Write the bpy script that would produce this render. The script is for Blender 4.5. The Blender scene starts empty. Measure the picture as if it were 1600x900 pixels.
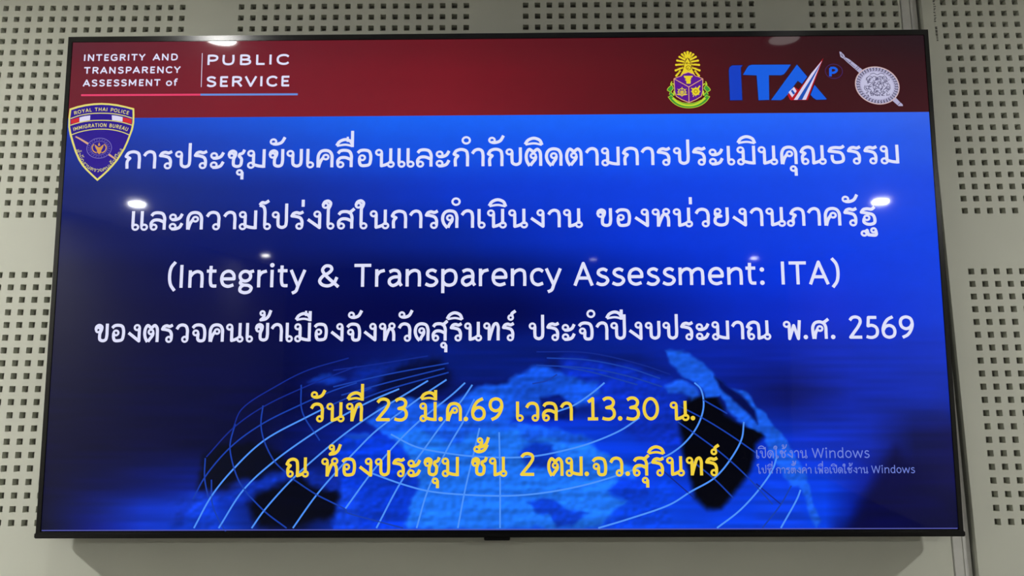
import bpy, bmesh, math, random
import numpy as np
from mathutils import Matrix, Vector

# ------------------------------------------------------------------ camera
C = bpy.context.scene.collection
sc = bpy.context.scene
CEIL = 2.59            # metres
ORIGIN_H = 2.45        # height of the first visible row of perforations
cam_data = bpy.data.cameras.new('camera')
cam = bpy.data.objects.new('camera', cam_data)
C.objects.link(cam)
cam_data.sensor_width = 36.0
cam_data.lens = 36.0 * 1102.247 / 1600.0
cam_data.clip_start = 0.02
right = Vector((0.99996887, 0.00751411, -0.00240704))
down = Vector((-0.00355114, 0.15617909, -0.98772237))
fwd = Vector((-0.00704593, 0.98770017, 0.15620091))
m = Matrix.Identity(4)
for i in range(3):
    m[i][0], m[i][1], m[i][2] = right[i], -down[i], -fwd[i]
m[0][3], m[1][3], m[2][3] = 0.704598, -1.374894, ORIGIN_H - 0.820520
cam.matrix_world = m
sc.camera = cam

# ------------------------------------------------------------------ world and exposure
w = bpy.data.worlds.new('world')
sc.world = w
w.use_nodes = True
w.node_tree.nodes['Background'].inputs[0].default_value = (0.9, 0.95, 1.0, 1)
w.node_tree.nodes['Background'].inputs[1].default_value = 0.02
sc.view_settings.view_transform = 'Standard'
sc.view_settings.look = 'None'
sc.view_settings.exposure = 0.0
sc.view_settings.gamma = 1.0
sc.view_settings.use_curve_mapping = False
# ceiling downlights: x, distance from the screen wall, lamp power in watts
LAMPS = [(-0.14, 0.70, 1.7), (1.47, 0.73, 0.03), (-1.79, 0.72, 41.0), (3.07, 0.72, 24.5),
         (-1.79, 3.29, 15.0), (3.07, 3.34, 15.0),
         (-2.10, 6.49, 2.5), (3.46, 7.02, 2.0), (1.58, 7.08, 0.4)]

# ------------------------------------------------------------------ helpers
def lin(c):
    return tuple(((v / 255.0) / 12.92 if v / 255.0 <= 0.04045 else ((v / 255.0 + 0.055) / 1.055) ** 2.4) for v in c)

def mat(name, col, rough=0.5, spec=0.5, metal=0.0, noise=0.0, scale=60.0, bump=0.0):
    mt = bpy.data.materials.new(name)
    mt.use_nodes = True
    nt = mt.node_tree
    b = nt.nodes['Principled BSDF']
    c = lin(col)
    b.inputs['Base Color'].default_value = (*c, 1)
    b.inputs['Roughness'].default_value = rough
    b.inputs['Specular IOR Level'].default_value = spec
    b.inputs['Metallic'].default_value = metal
    if noise or bump:
        tc = nt.nodes.new('ShaderNodeTexCoord')
        n = nt.nodes.new('ShaderNodeTexNoise')
        n.inputs['Scale'].default_value = scale
        n.inputs['Detail'].default_value = 4
        nt.links.new(tc.outputs['Object'], n.inputs['Vector'])
        if noise:
            r = nt.nodes.new('ShaderNodeValToRGB')
            r.color_ramp.elements[0].color = (*[v * (1 - noise) for v in c], 1)
            r.color_ramp.elements[1].color = (*[min(1, v * (1 + noise)) for v in c], 1)
            r.color_ramp.elements[0].position = 0.3
            r.color_ramp.elements[1].position = 0.7
            nt.links.new(n.outputs['Fac'], r.inputs['Fac'])
            nt.links.new(r.outputs['Color'], b.inputs['Base Color'])
        if bump:
            bp = nt.nodes.new('ShaderNodeBump')
            bp.inputs['Strength'].default_value = bump
            bp.inputs['Distance'].default_value = 0.001
            nt.links.new(n.outputs['Fac'], bp.inputs['Height'])
            nt.links.new(bp.outputs['Normal'], b.inputs['Normal'])
    return mt

def pixel_mat(name, col=None):
    """lit display pixels behind glossy glass; col None = colours stored per vertex (the picture on the screen)"""
    mt = bpy.data.materials.new(name)
    mt.use_nodes = True
    nt = mt.node_tree
    b = nt.nodes['Principled BSDF']
    b.inputs['Base Color'].default_value = (0.004, 0.004, 0.005, 1)
    b.inputs['Roughness'].default_value = 0.035
    b.inputs['Specular IOR Level'].default_value = 0.30
    b.inputs['Coat Weight'].default_value = 0.035
    b.inputs['Coat Roughness'].default_value = 0.22
    b.inputs['Emission Strength'].default_value = 1.0
    if col is None:
        a = nt.nodes.new('ShaderNodeAttribute')
        a.attribute_name = 'picture'
        nt.links.new(a.outputs['Color'], b.inputs['Emission Color'])
    else:
        b.inputs['Emission Color'].default_value = (*lin(col), 1)
    return mt

def glow_mat(name, col, strength):
    mt = bpy.data.materials.new(name)
    mt.use_nodes = True
    b = mt.node_tree.nodes['Principled BSDF']
    b.inputs['Base Color'].default_value = (0.8, 0.8, 0.8, 1)
    b.inputs['Emission Color'].default_value = (*col, 1)
    b.inputs['Emission Strength'].default_value = strength
    return mt

def mesh_obj(name, verts, faces, mats, parent=None, idx=None, smooth=False):
    me = bpy.data.meshes.new(name)
    me.from_pydata(verts, [], faces)
    for q in (mats if isinstance(mats, (list, tuple)) else [mats]):
        me.materials.append(q)
    if idx is not None:
        me.polygons.foreach_set('material_index', idx)
    if smooth:
        me.polygons.foreach_set('use_smooth', [True] * len(me.polygons))
    me.update()
    o = bpy.data.objects.new(name, me)
    C.objects.link(o)
    if parent is not None:
        o.parent = parent
    return o

def bm_obj(name, bm, mt, parent=None, smooth=False):
    me = bpy.data.meshes.new(name)
    bmesh.ops.recalc_face_normals(bm, faces=bm.faces)
    bm.to_mesh(me)
    bm.free()
    me.materials.append(mt)
    if smooth:
        me.polygons.foreach_set('use_smooth', [True] * len(me.polygons))
    o = bpy.data.objects.new(name, me)
    C.objects.link(o)
    if parent is not None:
        o.parent = parent
    return o

def add_box(bm, x0, x1, y0, y1, z0, z1, bevel=0.0):
    r = bmesh.ops.create_cube(bm, size=1.0)
    vs = r['verts']
    for v in vs:
        v.co = Vector(((x0 + x1) / 2 + v.co.x * (x1 - x0), (y0 + y1) / 2 + v.co.y * (y1 - y0), (z0 + z1) / 2 + v.co.z * (z1 - z0)))
    if bevel:
        es = list({e for v in vs for e in v.link_edges})
        bmesh.ops.bevel(bm, geom=es, offset=bevel, segments=2, affect='EDGES')

def empty(name, loc=(0, 0, 0)):
    o = bpy.data.objects.new(name, None)
    o.empty_display_size = 0.1
    C.objects.link(o)
    o.location = loc
    return o

def tag(o, label=None, cat=None, group=None, kind=None):
    if label: o['label'] = label
    if cat: o['category'] = cat
    if group: o['group'] = group
    if kind: o['kind'] = kind
    return o

# ------------------------------------------------------------------ room shell
M_WALL = mat('wall_paint', (205, 207, 194), 0.72, 0.3, noise=0.03, scale=5.0, bump=0.05)
M_FELT = mat('acoustic_felt', (142, 141, 134), 0.95, 0.1, noise=0.15, scale=300.0)
M_ROOM = mat('room_paint', (215, 213, 205), 0.8, 0.2, noise=0.02, scale=3.0)
M_CEIL = mat('ceiling_paint', (225, 224, 218), 0.85, 0.2, noise=0.02, scale=3.0)
M_BACK = mat('dark_wood_panel', (62, 50, 44), 0.6, 0.3, noise=0.2, scale=6.0)
M_FLOOR = mat('floor_carpet', (96, 94, 92), 0.95, 0.1, noise=0.3, scale=120.0)
XL, XR, DEPTH = -2.45, 4.3, 8.2
P = 0.025          # perforation pitch
HW = 0.0059        # half hole width
GAP_X0, GAP_X1 = 1.5095, 1.5555

def Z(j):          # height of hole row j
    return ORIGIN_H - (j * P - (0.0018 if j > 20 else 0.0))

def perforated(name, x0, x1, blocks, rows):
    """painted gypsum board with square perforations, holes as real recesses in front of a felt backing"""
    V, F, I = [], [], []
    D = 0.0125
    def quad(a, b, c, d, mi=0):
        n = len(V)
        V.extend((a, b, c, d)); F.append((n, n + 1, n + 2, n + 3)); I.append(mi)
    def flat(xa, xb, za, zb):
        if xb - xa > 1e-6 and zb - za > 1e-6:
            quad((xa, 0, za), (xb, 0, za), (xb, 0, zb), (xa, 0, zb))
    cols = []
    for b in blocks:
        cols += [k * P for k in b if k * P - P / 2 > x0 and k * P + P / 2 < x1 + 0.004]
    rz = []
    for b in rows:
        rz.append([Z(j) for j in b if Z(j) + P / 2 < CEIL and Z(j) - P / 2 > 0])
    z_top = CEIL
    for band in rz:
        if not band: continue
        zt, zb = band[0] + P / 2, band[-1] - P / 2
        flat(x0, x1, zt, z_top)
        z_top = zb
        for z in band:
            xa = x0
            for x in cols:
                flat(xa, x - P / 2, z - P / 2, z + P / 2)
                xa = min(x + P / 2, x1)
                n = len(V)
                for (hx, hz, y) in ((P / 2, P / 2, 0), (HW, HW, 0), (HW, HW, D)):
                    for sx, sz in ((-1, -1), (1, -1), (1, 1), (-1, 1)):
                        V.append((min(x + sx * hx, x1), y, z + sz * hz))
                for k in range(4):
                    l = (k + 1) % 4
                    F.append((n + k, n + l, n + 4 + l, n + 4 + k)); I.append(0)
                    F.append((n + 4 + k, n + 4 + l, n + 8 + l, n + 8 + k)); I.append(0)
                F.append((n + 8, n + 9, n + 10, n + 11)); I.append(1)
            flat(xa, x1, z - P / 2, z + P / 2)
    flat(x0, x1, 0.0, z_top)
    for x in (x0, x1):                      # board edges
        quad((x, 0, 0), (x, 0.03, 0), (x, 0.03, CEIL), (x, 0, CEIL))
    o = mesh_obj(name, V, F, [M_WALL, M_FELT], idx=I)
    return tag(o, kind='structure')

ROWS = [range(-25, -5), range(-1, 19), range(23, 43), range(47, 67), range(71, 91)]
perforated('wall_front', XL, GAP_X0, [range(-67, -47), range(-43, -23), range(-19, 1), range(5, 25), range(29, 49), range(53, 61)], ROWS)
perforated('wall_front_side', GAP_X1, XR, [range(64, 84), range(88, 108)], ROWS)

# joint between the boards: a recessed channel with two long metal cover strips
M_STRIP = mat('painted_strip', (205, 205, 200), 0.45, 0.5, noise=0.05, scale=40.0)
M_STRIP2 = mat('grey_strip', (150, 149, 146), 0.5, 0.4, noise=0.05, scale=40.0)
bm = bmesh.new(); add_box(bm, GAP_X0 - 0.02, GAP_X1 + 0.02, 0.031, 0.045, 0, CEIL)
tag(bm_obj('trim_1', bm, M_STRIP2), kind='structure')
bm = bmesh.new(); add_box(bm, 1.5125, 1.5310, 0.002, 0.0305, 0, CEIL, 0.0015)
tag(bm_obj('trim_2', bm, M_STRIP), kind='structure')
bm = bmesh.new(); add_box(bm, 1.5340, 1.5490, 0.007, 0.0305, 0, CEIL, 0.0015)
tag(bm_obj('trim_3', bm, M_STRIP), kind='structure')

def slab(name, x0, x1, y0, y1, z0, z1, mt):
    b = bmesh.new(); add_box(b, x0, x1, y0, y1, z0, z1)
    return tag(bm_obj(name, b, mt), kind='structure')
slab('floor', XL - .1, XR + .1, -DEPTH - .1, .15, -.1, 0, M_FLOOR)
slab('ceiling', XL - .1, XR + .1, -DEPTH - .1, .15, CEIL, CEIL + .1, M_CEIL)
slab('wall_left', XL - .1, XL, -DEPTH - .1, .15, 0, CEIL, M_ROOM)
slab('wall_right', XR, XR + .1, -DEPTH - .1, .15, 0, CEIL, M_ROOM)
slab('wall_back', XL, XR, -DEPTH - .1, -DEPTH, 0, CEIL, M_BACK)

# ------------------------------------------------------------------ television
SW, SH = 1660.4, 929.55      # lit area in millimetres
HALF = SW / 2
CHIN = 942.3                 # bottom of the chin below the top of the picture
tv = empty('television')
tag(tv, 'large black flat-screen television showing a blue presentation slide, mounted on the perforated white wall', 'television')
ax = Vector((0.99999679, -0.00200515, 0.00155004))
dn = Vector((0.00164609, 0.04882174, -0.99880615))
fw = Vector((0.00192708, 0.99880549, 0.04882489))
cen = Vector((0.66617955, -0.06851894, ORIGIN_H - 0.58948248))
base = cen + dn * ((CHIN - SH / 2) / 1000)
m = Matrix.Identity(4)
for i in range(3):
    m[i][0], m[i][1], m[i][2], m[i][3] = ax[i], fw[i], -dn[i], base[i]
tv.matrix_world = m

def L(u, v, lift=0.0):       # slide millimetres (from the picture's top left corner) -> the television's own metres
    return ((u - HALF) / 1000, -lift / 1000, (CHIN - v) / 1000)

M_BEZEL = mat('gloss_black_bezel', (10, 10, 11), 0.22, 0.5)
M_CHIN = mat('black_chin_plastic', (14, 14, 15), 0.18, 0.5)
M_SHELL = mat('matt_black_shell', (18, 18, 19), 0.6, 0.3, noise=0.1, scale=80.0)
M_STEEL = mat('bracket_steel', (40, 40, 42), 0.45, 0.5, metal=0.8)

# picture frame: four mitred sides around the panel
def frame_bm(o, i, y0, y1):
    b = bmesh.new()
    (ol, ot, orr, ob), (il, it, ir, ib) = o, i
    def P3(u, v, y): return b.verts.new(((u - HALF) / 1000, y / 1000, (CHIN - v) / 1000))
    O0 = [P3(u, v, y0) for u, v in ((ol, ot), (orr, ot), (orr, ob), (ol, ob))]
    I0 = [P3(u, v, y0) for u, v in ((il, it), (ir, it), (ir, ib), (il, ib))]
    I1 = [P3(u, v, 0.6) for u, v in ((il, it), (ir, it), (ir, ib), (il, ib))]
    O1 = [P3(u, v, y1) for u, v in ((ol, ot), (orr, ot), (orr, ob), (ol, ob))]
    for k in range(4):
        l = (k + 1) % 4
        b.faces.new((O0[k], O0[l], I0[l], I0[k])); b.faces.new((I0[k], I0[l], I1[l], I1[k])); b.faces.new((O0[k], O1[k], O1[l], O0[l]))
    bmesh.ops.recalc_face_normals(b, faces=b.faces)
    bmesh.ops.bevel(b, geom=[e for e in b.edges if all(abs(v.co.y - y0 / 1000) < 1e-6 for v in e.verts)], offset=0.0008, segments=2, affect='EDGES')
    return b
bm_obj('bezel', frame_bm((-9.2, -11.4, 1669.4, 934.0), (0, 0, SW, SH + 1.2), -1.5, 22), M_BEZEL, tv)
# chin: a rounded bar along the bottom edge
b = bmesh.new(); add_box(b, -0.8411, 0.8411, -0.0030, 0.024, 0.0, 0.0100, 0.0016)
bm_obj('chin', b, M_CHIN, tv)
b = bmesh.new(); add_box(b, -0.0235, 0.0235, -0.003, 0.018, -0.0052, 0.0008, 0.0012)
sn = bm_obj('sensor_housing', b, M_CHIN, tv)
b = bmesh.new(); add_box(b, -0.0125, 0.0125, -0.0033, -0.0028, -0.0036, -0.0014)
bm_obj('sensor_window', b, M_BEZEL, sn)
# back shell: shallow rim stepping to a deeper centre
b = bmesh.new()
rings = []
for (hx, z0, z1, y) in ((0.8385, 0.002, 0.9515, 0.021), (0.8385, 0.002, 0.9515, 0.026), (0.80, 0.06, 0.92, 0.030), (0.60, 0.20, 0.80, 0.042), (0.58, 0.22, 0.78, 0.043)):
    rings.append([b.verts.new(c) for c in ((-hx, y, z0), (hx, y, z0), (hx, y, z1), (-hx, y, z1))])
for r0, r1 in zip(rings, rings[1:]):
    for k in range(4):
        l = (k + 1) % 4
        b.faces.new((r0[k], r0[l], r1[l], r1[k]))
b.faces.new(rings[-1]); b.faces.new(rings[0][::-1])
bm_obj('back_shell', b, M_SHELL, tv)
# tilting wall bracket between the shell and the wall
br = empty('wall_bracket', (0.666, 0.0, 1.75))
tag(br, 'black steel tilting bracket behind the television, fixed to the wall', 'bracket')
b = bmesh.new()
add_box(b, -0.32, 0.32, -0.006, 0.0, 0.10, 0.14, 0.001); add_box(b, -0.32, 0.32, -0.006, 0.0, -0.12, -0.08, 0.001)
bm_obj('wall_plate', b, M_STEEL, br)
for s in (-1, 1):
    b = bmesh.new(); add_box(b, s * 0.2 - 0.015, s * 0.2 + 0.015, -0.020, -0.004, -0.16, 0.16, 0.001)
    bm_obj('arm', b, M_STEEL, br)

# ------------------------------------------------------------------ the slide on the screen
# soft background colours (sRGB) sampled over the slide: rows of (v mm, [(u mm, colour), ...])
BG = [
    (1.6, [(1, (92,30,46)), (298, (108,24,40)), (737, (100,16,28)), (1111, (78,12,22)), (1422, (50,13,20)), (1656, (36,14,24))]),
    (76.9, [(-0, (104,26,42)), (301, (118,24,40)), (737, (116,18,32)), (1109, (86,13,23)), (1418, (58,13,20)), (1651, (50,13,22))]),
    (153.4, [(1, (108,24,42)), (304, (122,24,40)), (738, (122,22,36)), (1107, (88,14,25)), (1414, (62,14,22)), (1646, (58,15,24))]),
    (154.2, [(1, (18,58,180)), (242, (22,76,205)), (614, (18,96,240)), (1107, (22,100,252)), (1475, (38,98,245)), (1652, (52,98,230))]),
    (217.3, [(1, (22,44,140)), (244, (20,60,178)), (615, (12,80,225)), (1106, (14,86,245)), (1472, (30,86,240)), (1652, (38,86,226))]),
    (305.0, [(2, (14,30,108)), (248, (12,38,130)), (432, (8,40,150)), (738, (2,52,200)), (1104, (6,62,226)), (1467, (16,70,230)), (1651, (22,70,226))]),
    (391.6, [(1, (12,20,80)), (252, (6,22,100)), (435, (2,22,110)), (739, (0,34,150)), (920, (0,44,188)), (1102, (2,52,214)), (1462, (10,62,228)), (1652, (16,66,226))]),
    (464.8, [(2, (10,14,58)), (255, (4,12,78)), (618, (0,10,84)), (859, (0,18,108)), (1040, (0,32,160)), (1279, (4,50,214)), (1459, (10,56,224)), (1652, (14,62,222))]),
    (537.1, [(5, (10,12,52)), (258, (6,10,66)), (619, (0,4,70)), (859, (0,6,76)), (1038, (0,18,120)), (1277, (6,40,188)), (1455, (12,46,206)), (1651, (14,58,215))]),
    (608.6, [(3, (8,10,48)), (261, (4,8,60)), (441, (2,8,66)), (573, (2,14,90)), (740, (4,28,120)), (978, (4,32,140)), (1191, (6,34,160)), (1333, (10,34,160)), (1451, (14,42,180)), (1651, (14,48,190))]),
    (691.0, [(3, (8,10,48)), (265, (4,8,58)), (444, (2,6,60)), (622, (4,18,100)), (976, (4,40,180)), (1188, (6,34,160)), (1364, (10,20,100)), (1482, (12,38,168)), (1657, (12,40,160))]),
    (772.3, [(-2, (8,9,48)), (210, (5,8,56)), (387, (2,6,50)), (623, (6,40,180)), (975, (6,60,220)), (1209, (4,50,200)), (1395, (10,48,200)), (1512, (12,40,170)), (1593, (8,16,80)), (1657, (10,14,80))]),
    (841.1, [(-2, (8,9,48)), (130, (6,14,76)), (272, (4,24,120)), (448, (2,6,50)), (624, (6,50,200)), (974, (8,70,230)), (1207, (4,54,210)), (1427, (8,60,220)), (1496, (6,30,150)), (1554, (4,6,60)), (1658, (10,12,74))]),
    (897.8, [(-1, (6,8,40)), (75, (6,20,100)), (181, (8,46,180)), (309, (10,60,215)), (450, (2,8,50)), (625, (8,60,215)), (973, (10,80,240)), (1205, (4,60,222)), (1424, (4,64,232)), (1470, (2,30,150)), (1516, (0,4,52)), (1659, (2,4,46))]),
    (929.3, [(-3, (4,6,34)), (100, (6,22,120)), (182, (8,50,195)), (311, (12,66,220)), (451, (2,10,60)), (625, (10,66,222)), (973, (14,86,245)), (1204, (6,66,228)), (1422, (4,64,230)), (1445, (2,30,140)), (1491, (0,2,46)), (1659, (0,2,42))]),
]
BLOBS = [
    (30, 0, (4,20,100), [(478.6, 666.2), (572.9, 619.4), (739.6, 602.3), (930.1, 603.1), (1095.9, 621.6), (1189.0, 669.0), (1187.5, 715.6), (975.9, 714.8), (740.1, 714.0), (527.5, 724.9)]),
    (16, 8, (6,36,140), [(573.2, 637.1), (644.4, 619.7), (727.8, 620.0), (728.1, 667.2), (669.2, 713.7), (609.8, 696.0), (555.9, 666.5)]),
    (10, 6, (2,10,60), [(621.0, 649.1), (668.3, 625.7), (739.7, 620.1), (745.8, 667.2), (692.8, 702.2), (633.8, 713.6), (597.9, 690.1)]),
    (10, 3, (4,26,120), [(727.7, 602.2), (811.1, 590.7), (918.1, 606.6), (929.7, 638.6), (858.4, 658.3), (763.6, 657.9), (727.9, 631.8)]),
    (14, 8, (8,46,190), [(953.6, 621.0), (1095.4, 639.3), (1165.4, 668.9), (1193.3, 715.6), (1173.5, 784.8), (1092.1, 773.1), (1011.2, 715.0), (953.0, 668.0)]),
    (6, 7, (18,80,215), [(858.4, 655.9), (894.1, 638.4), (917.9, 635.0), (982.7, 656.4), (1018.0, 668.3), (1023.5, 685.9), (975.9, 714.8), (928.7, 726.3), (881.6, 731.9), (846.3, 726.0), (822.8, 696.8)]),
    (6, 7, (20,88,228), [(586.7, 730.9), (621.8, 704.2), (669.0, 692.7), (740.1, 704.7), (811.0, 667.5), (858.4, 667.7), (858.0, 737.7), (940.2, 747.2), (1010.2, 772.8), (951.5, 784.2), (810.9, 772.2), (669.8, 771.8), (622.6, 760.0)]),
    (5, 5, (2,24,120), [(911.4, 693.6), (946.8, 689.1), (975.9, 714.8), (969.8, 732.2), (928.6, 732.1), (911.2, 714.6)]),
    (7, 9, (28,112,240), [(660.1, 927.5), (678.3, 873.0), (683.6, 840.0), (666.3, 806.8), (647.0, 773.3), (637.3, 756.5), (677.0, 747.3), (715.1, 762.4), (764.4, 773.7), (794.7, 755.2), (825.0, 747.8), (855.3, 747.9), (868.9, 755.4), (895.2, 774.1), (921.8, 763.0), (959.4, 774.3), (997.1, 778.1), (1026.9, 796.7), (1056.7, 807.9), (1086.3, 830.0), (1040.9, 844.6), (1033.0, 866.5), (1062.8, 873.9), (1039.8, 899.3), (1016.9, 928.3)]),
    (6, 7, (6,54,190), [(868.6, 796.3), (880.0, 781.5), (902.8, 774.1), (932.9, 777.9), (944.0, 800.2), (936.2, 822.3), (913.6, 822.2), (891.1, 818.5)]),
    (4, 6, (8,60,200), [(883.1, 880.8), (920.6, 877.2), (972.7, 895.5), (995.0, 902.9), (964.8, 924.5), (935.0, 924.5), (924.0, 906.3), (901.7, 895.4)]),
    (4, 6, (6,58,210), [(1067.3, 837.3), (1100.9, 844.8), (1107.8, 866.7), (1077.5, 881.2), (1055.4, 866.6), (1033.1, 859.2), (1048.4, 844.6)]),
    (12, 6, (6,66,226), [(1016.9, 928.3), (1047.3, 899.3), (1070.1, 881.2), (1100.1, 874.0), (1146.4, 822.9), (1149.5, 808.2), (1145.9, 928.5), (1186.2, 932.3)]),
    (8, 6, (4,56,210), [(551.8, 758.1), (627.8, 762.1), (650.8, 777.1), (666.3, 806.8), (683.6, 840.0), (674.5, 873.0), (660.1, 927.5), (532.8, 927.3), (520.1, 865.3), (530.1, 806.4)]),
    (5, 5, (12,64,214), [(540.5, 850.6), (577.2, 854.4), (578.5, 925.6), (534.6, 925.5), (537.7, 894.6)]),
    (9, 6, (1,4,26), [(292.7, 798.3), (322.1, 772.3), (383.0, 772.5), (433.0, 791.2), (449.1, 820.9), (434.6, 843.0), (385.3, 839.2), (355.4, 850.2), (306.5, 857.4), (283.8, 857.3), (286.1, 820.5)]),
    (10, 6, (1,3,20), [(375.5, 883.2), (397.1, 853.9), (445.8, 839.4), (472.2, 835.7), (536.8, 854.3), (544.7, 872.6), (534.2, 905.5), (500.6, 912.7), (459.6, 925.3), (399.5, 925.2), (383.9, 908.8)]),
    (8, 8, (8,38,150), [(449.5, 835.7), (483.0, 817.3), (532.5, 828.5), (544.4, 854.3), (514.2, 854.2), (468.4, 835.7)]),
    (12, 8, (10,50,185), [(243.2, 879.3), (284.2, 864.7), (340.4, 853.8), (385.2, 835.5), (445.3, 820.9), (449.5, 835.7), (416.2, 857.7), (378.9, 872.2), (337.7, 879.5), (311.8, 894.0), (320.6, 925.0), (237.8, 924.9)]),
    (8, 5, (12,62,216), [(269.7, 879.3), (295.7, 868.4), (318.5, 872.1), (315.6, 894.0), (331.9, 925.1), (260.4, 924.9)]),
    (4, 4, (18,70,190), [(551.8, 758.1), (593.6, 756.4), (601.3, 763.9), (574.8, 767.5), (551.9, 763.7)]),
    (5, 6, (10,46,150), [(478.9, 660.0), (516.9, 645.0), (547.8, 652.7), (528.9, 665.9), (494.4, 665.8)]),
    (8, 3, (0,1,10), [(1170.9, 711.6), (1190.5, 689.2), (1236.0, 689.4), (1249.9, 723.1), (1279.3, 741.9), (1316.6, 749.5), (1319.8, 764.3), (1302.2, 779.1), (1299.1, 808.6), (1290.7, 830.6), (1259.3, 867.1), (1236.0, 892.5), (1209.9, 894.3), (1188.2, 874.2), (1181.8, 841.3), (1171.9, 800.8), (1166.0, 749.0)]),
    (3.5, 6, (24,92,228), [(1139.8, 605.7), (1174.2, 605.9), (1211.4, 632.7), (1248.2, 666.8), (1292.8, 689.6), (1317.9, 719.6), (1350.0, 760.7), (1370.9, 794.1), (1384.5, 823.5), (1397.6, 860.2), (1407.0, 892.9), (1415.2, 914.6), (1409.0, 927.3), (1395.2, 907.4), (1385.7, 874.7), (1375.4, 856.4), (1360.6, 852.8), (1339.8, 819.7), (1326.4, 782.8), (1312.6, 756.9), (1290.5, 745.6), (1264.7, 728.8), (1250.3, 711.9), (1243.6, 689.4), (1216.9, 693.1), (1198.9, 666.7), (1165.2, 651.4)]),
    (4, 3, (2,12,80), [(1233.4, 655.5), (1255.6, 670.6), (1281.4, 689.6), (1303.0, 715.9), (1307.5, 742.0), (1295.0, 727.0), (1265.8, 700.7), (1240.3, 674.3)]),
    (5, 6, (24,88,224), [(1141.8, 670.2), (1172.5, 660.9), (1198.6, 674.2), (1205.7, 689.3), (1190.3, 696.7), (1171.8, 681.6), (1149.0, 685.3)]),
    (10, 4, (8,62,220), [(1324.0, 838.0), (1360.5, 856.4), (1378.2, 874.7), (1394.8, 914.6), (1390.4, 929.0), (1290.3, 928.8), (1300.0, 874.5)]),
    (18, 0, (3,5,62), [(1468.2, 928.4), (1487.8, 888.0), (1525.8, 831.5), (1557.6, 786.0), (1599.4, 854.4), (1653.7, 899.6), (1659.4, 932.1), (1479.5, 931.8)]),
]
HEAD_V = 153.8
def paint_picture(NX, NY):
    us = np.linspace(0, SW, NX); vs = np.linspace(0, SH, NY)
    U, Vv = np.meshgrid(us, vs)
    rows_v = np.array([r[0] for r in BG])
    R = np.zeros((len(BG), NX, 3))
    for k, (v, lst) in enumerate(BG):
        xs = [q[0] for q in lst]
        for ch in range(3):
            R[k, :, ch] = np.interp(us, xs, [q[1][ch] for q in lst])
    img = np.zeros((NY, NX, 3))
    idx = np.clip(np.searchsorted(rows_v, vs) - 1, 0, len(BG) - 2)
    t = np.clip((vs - rows_v[idx]) / (rows_v[idx + 1] - rows_v[idx]), 0, 1)
    t = (t * t * (3 - 2 * t))[:, None, None]
    img = R[idx] * (1 - t) + R[idx + 1] * t
    rng = np.random.RandomState(7)
    def noise(cx, cy):
        g = rng.rand(int(SH / cy) + 3, int(SW / cx) + 3)
        x = U / cx; y = Vv / cy
        xi = x.astype(int); yi = y.astype(int); fx = x - xi; fy = y - yi
        fx = fx * fx * (3 - 2 * fx); fy = fy * fy * (3 - 2 * fy)
        return (g[yi, xi] * (1 - fx) + g[yi, xi + 1] * fx) * (1 - fy) + (g[yi + 1, xi] * (1 - fx) + g[yi + 1, xi + 1] * fx) * fy - 0.5
    nA = noise(30, 22) * 0.55 + noise(12, 9) * 0.45
    nB = noise(30, 22) * 0.55 + noise(12, 9) * 0.45
    streak = noise(90, 7)
    fine = noise(8, 6)
    relief = noise(16, 11) * 0.6 + fine * 0.5
    relief = relief - np.roll(np.roll(relief, 2, 0), 2, 1)
    for (feather, rough, col, poly) in BLOBS:
        px = np.array(poly, float)
        x0, x1 = px[:, 0].min() - feather * 2 - rough, px[:, 0].max() + feather * 2 + rough
        y0, y1 = px[:, 1].min() - feather * 2 - rough, px[:, 1].max() + feather * 2 + rough
        ix0, ix1 = np.searchsorted(us, x0), np.searchsorted(us, x1)
        iy0, iy1 = np.searchsorted(vs, y0), np.searchsorted(vs, y1)
        if ix1 <= ix0 or iy1 <= iy0: continue
        sl = (slice(iy0, iy1), slice(ix0, ix1))
        X = U[sl] + nA[sl] * rough * 2; Y = Vv[sl] + nB[sl] * rough * 2
        d = np.full(X.shape, 1e9); ins = np.zeros(X.shape, bool)
        for (ax_, ay), (bx, by) in zip(px, np.roll(px, -1, 0)):
            ex, ey = bx - ax_, by - ay
            tt = np.clip(((X - ax_) * ex + (Y - ay) * ey) / (ex * ex + ey * ey + 1e-9), 0, 1)
            d = np.minimum(d, np.hypot(X - ax_ - tt * ex, Y - ay - tt * ey))
            c = (ay > Y) != (by > Y)
            ins ^= c & (X < ex * (Y - ay) / (ey if abs(ey) > 1e-9 else 1e-9) + ax_)
        sd = np.where(ins, d, -d)
        a = np.clip(sd / (2 * feather) + 0.5, 0, 1); a = a * a * (3 - 2 * a)
        tex = 1 + 0.10 * streak[sl] + (0.10 * fine[sl] + 0.20 * relief[sl]) * (rough > 4)
        img[sl] = img[sl] * (1 - a[..., None]) + np.array(col, float) * tex[..., None] * a[..., None]
    low = np.clip((Vv - 560) / 120, 0, 1) * (Vv > HEAD_V)
    img *= (1 + (streak * 0.22) * low + 0.03 * nA)[..., None]
    img = np.clip(img, 0, 255) / 255
    img = np.where(img <= 0.04045, img / 12.92, ((img + 0.055) / 1.055) ** 2.4)
    return us, vs, img

NX, NY = 760, 426
us, vs, img = paint_picture(NX, NY)
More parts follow.
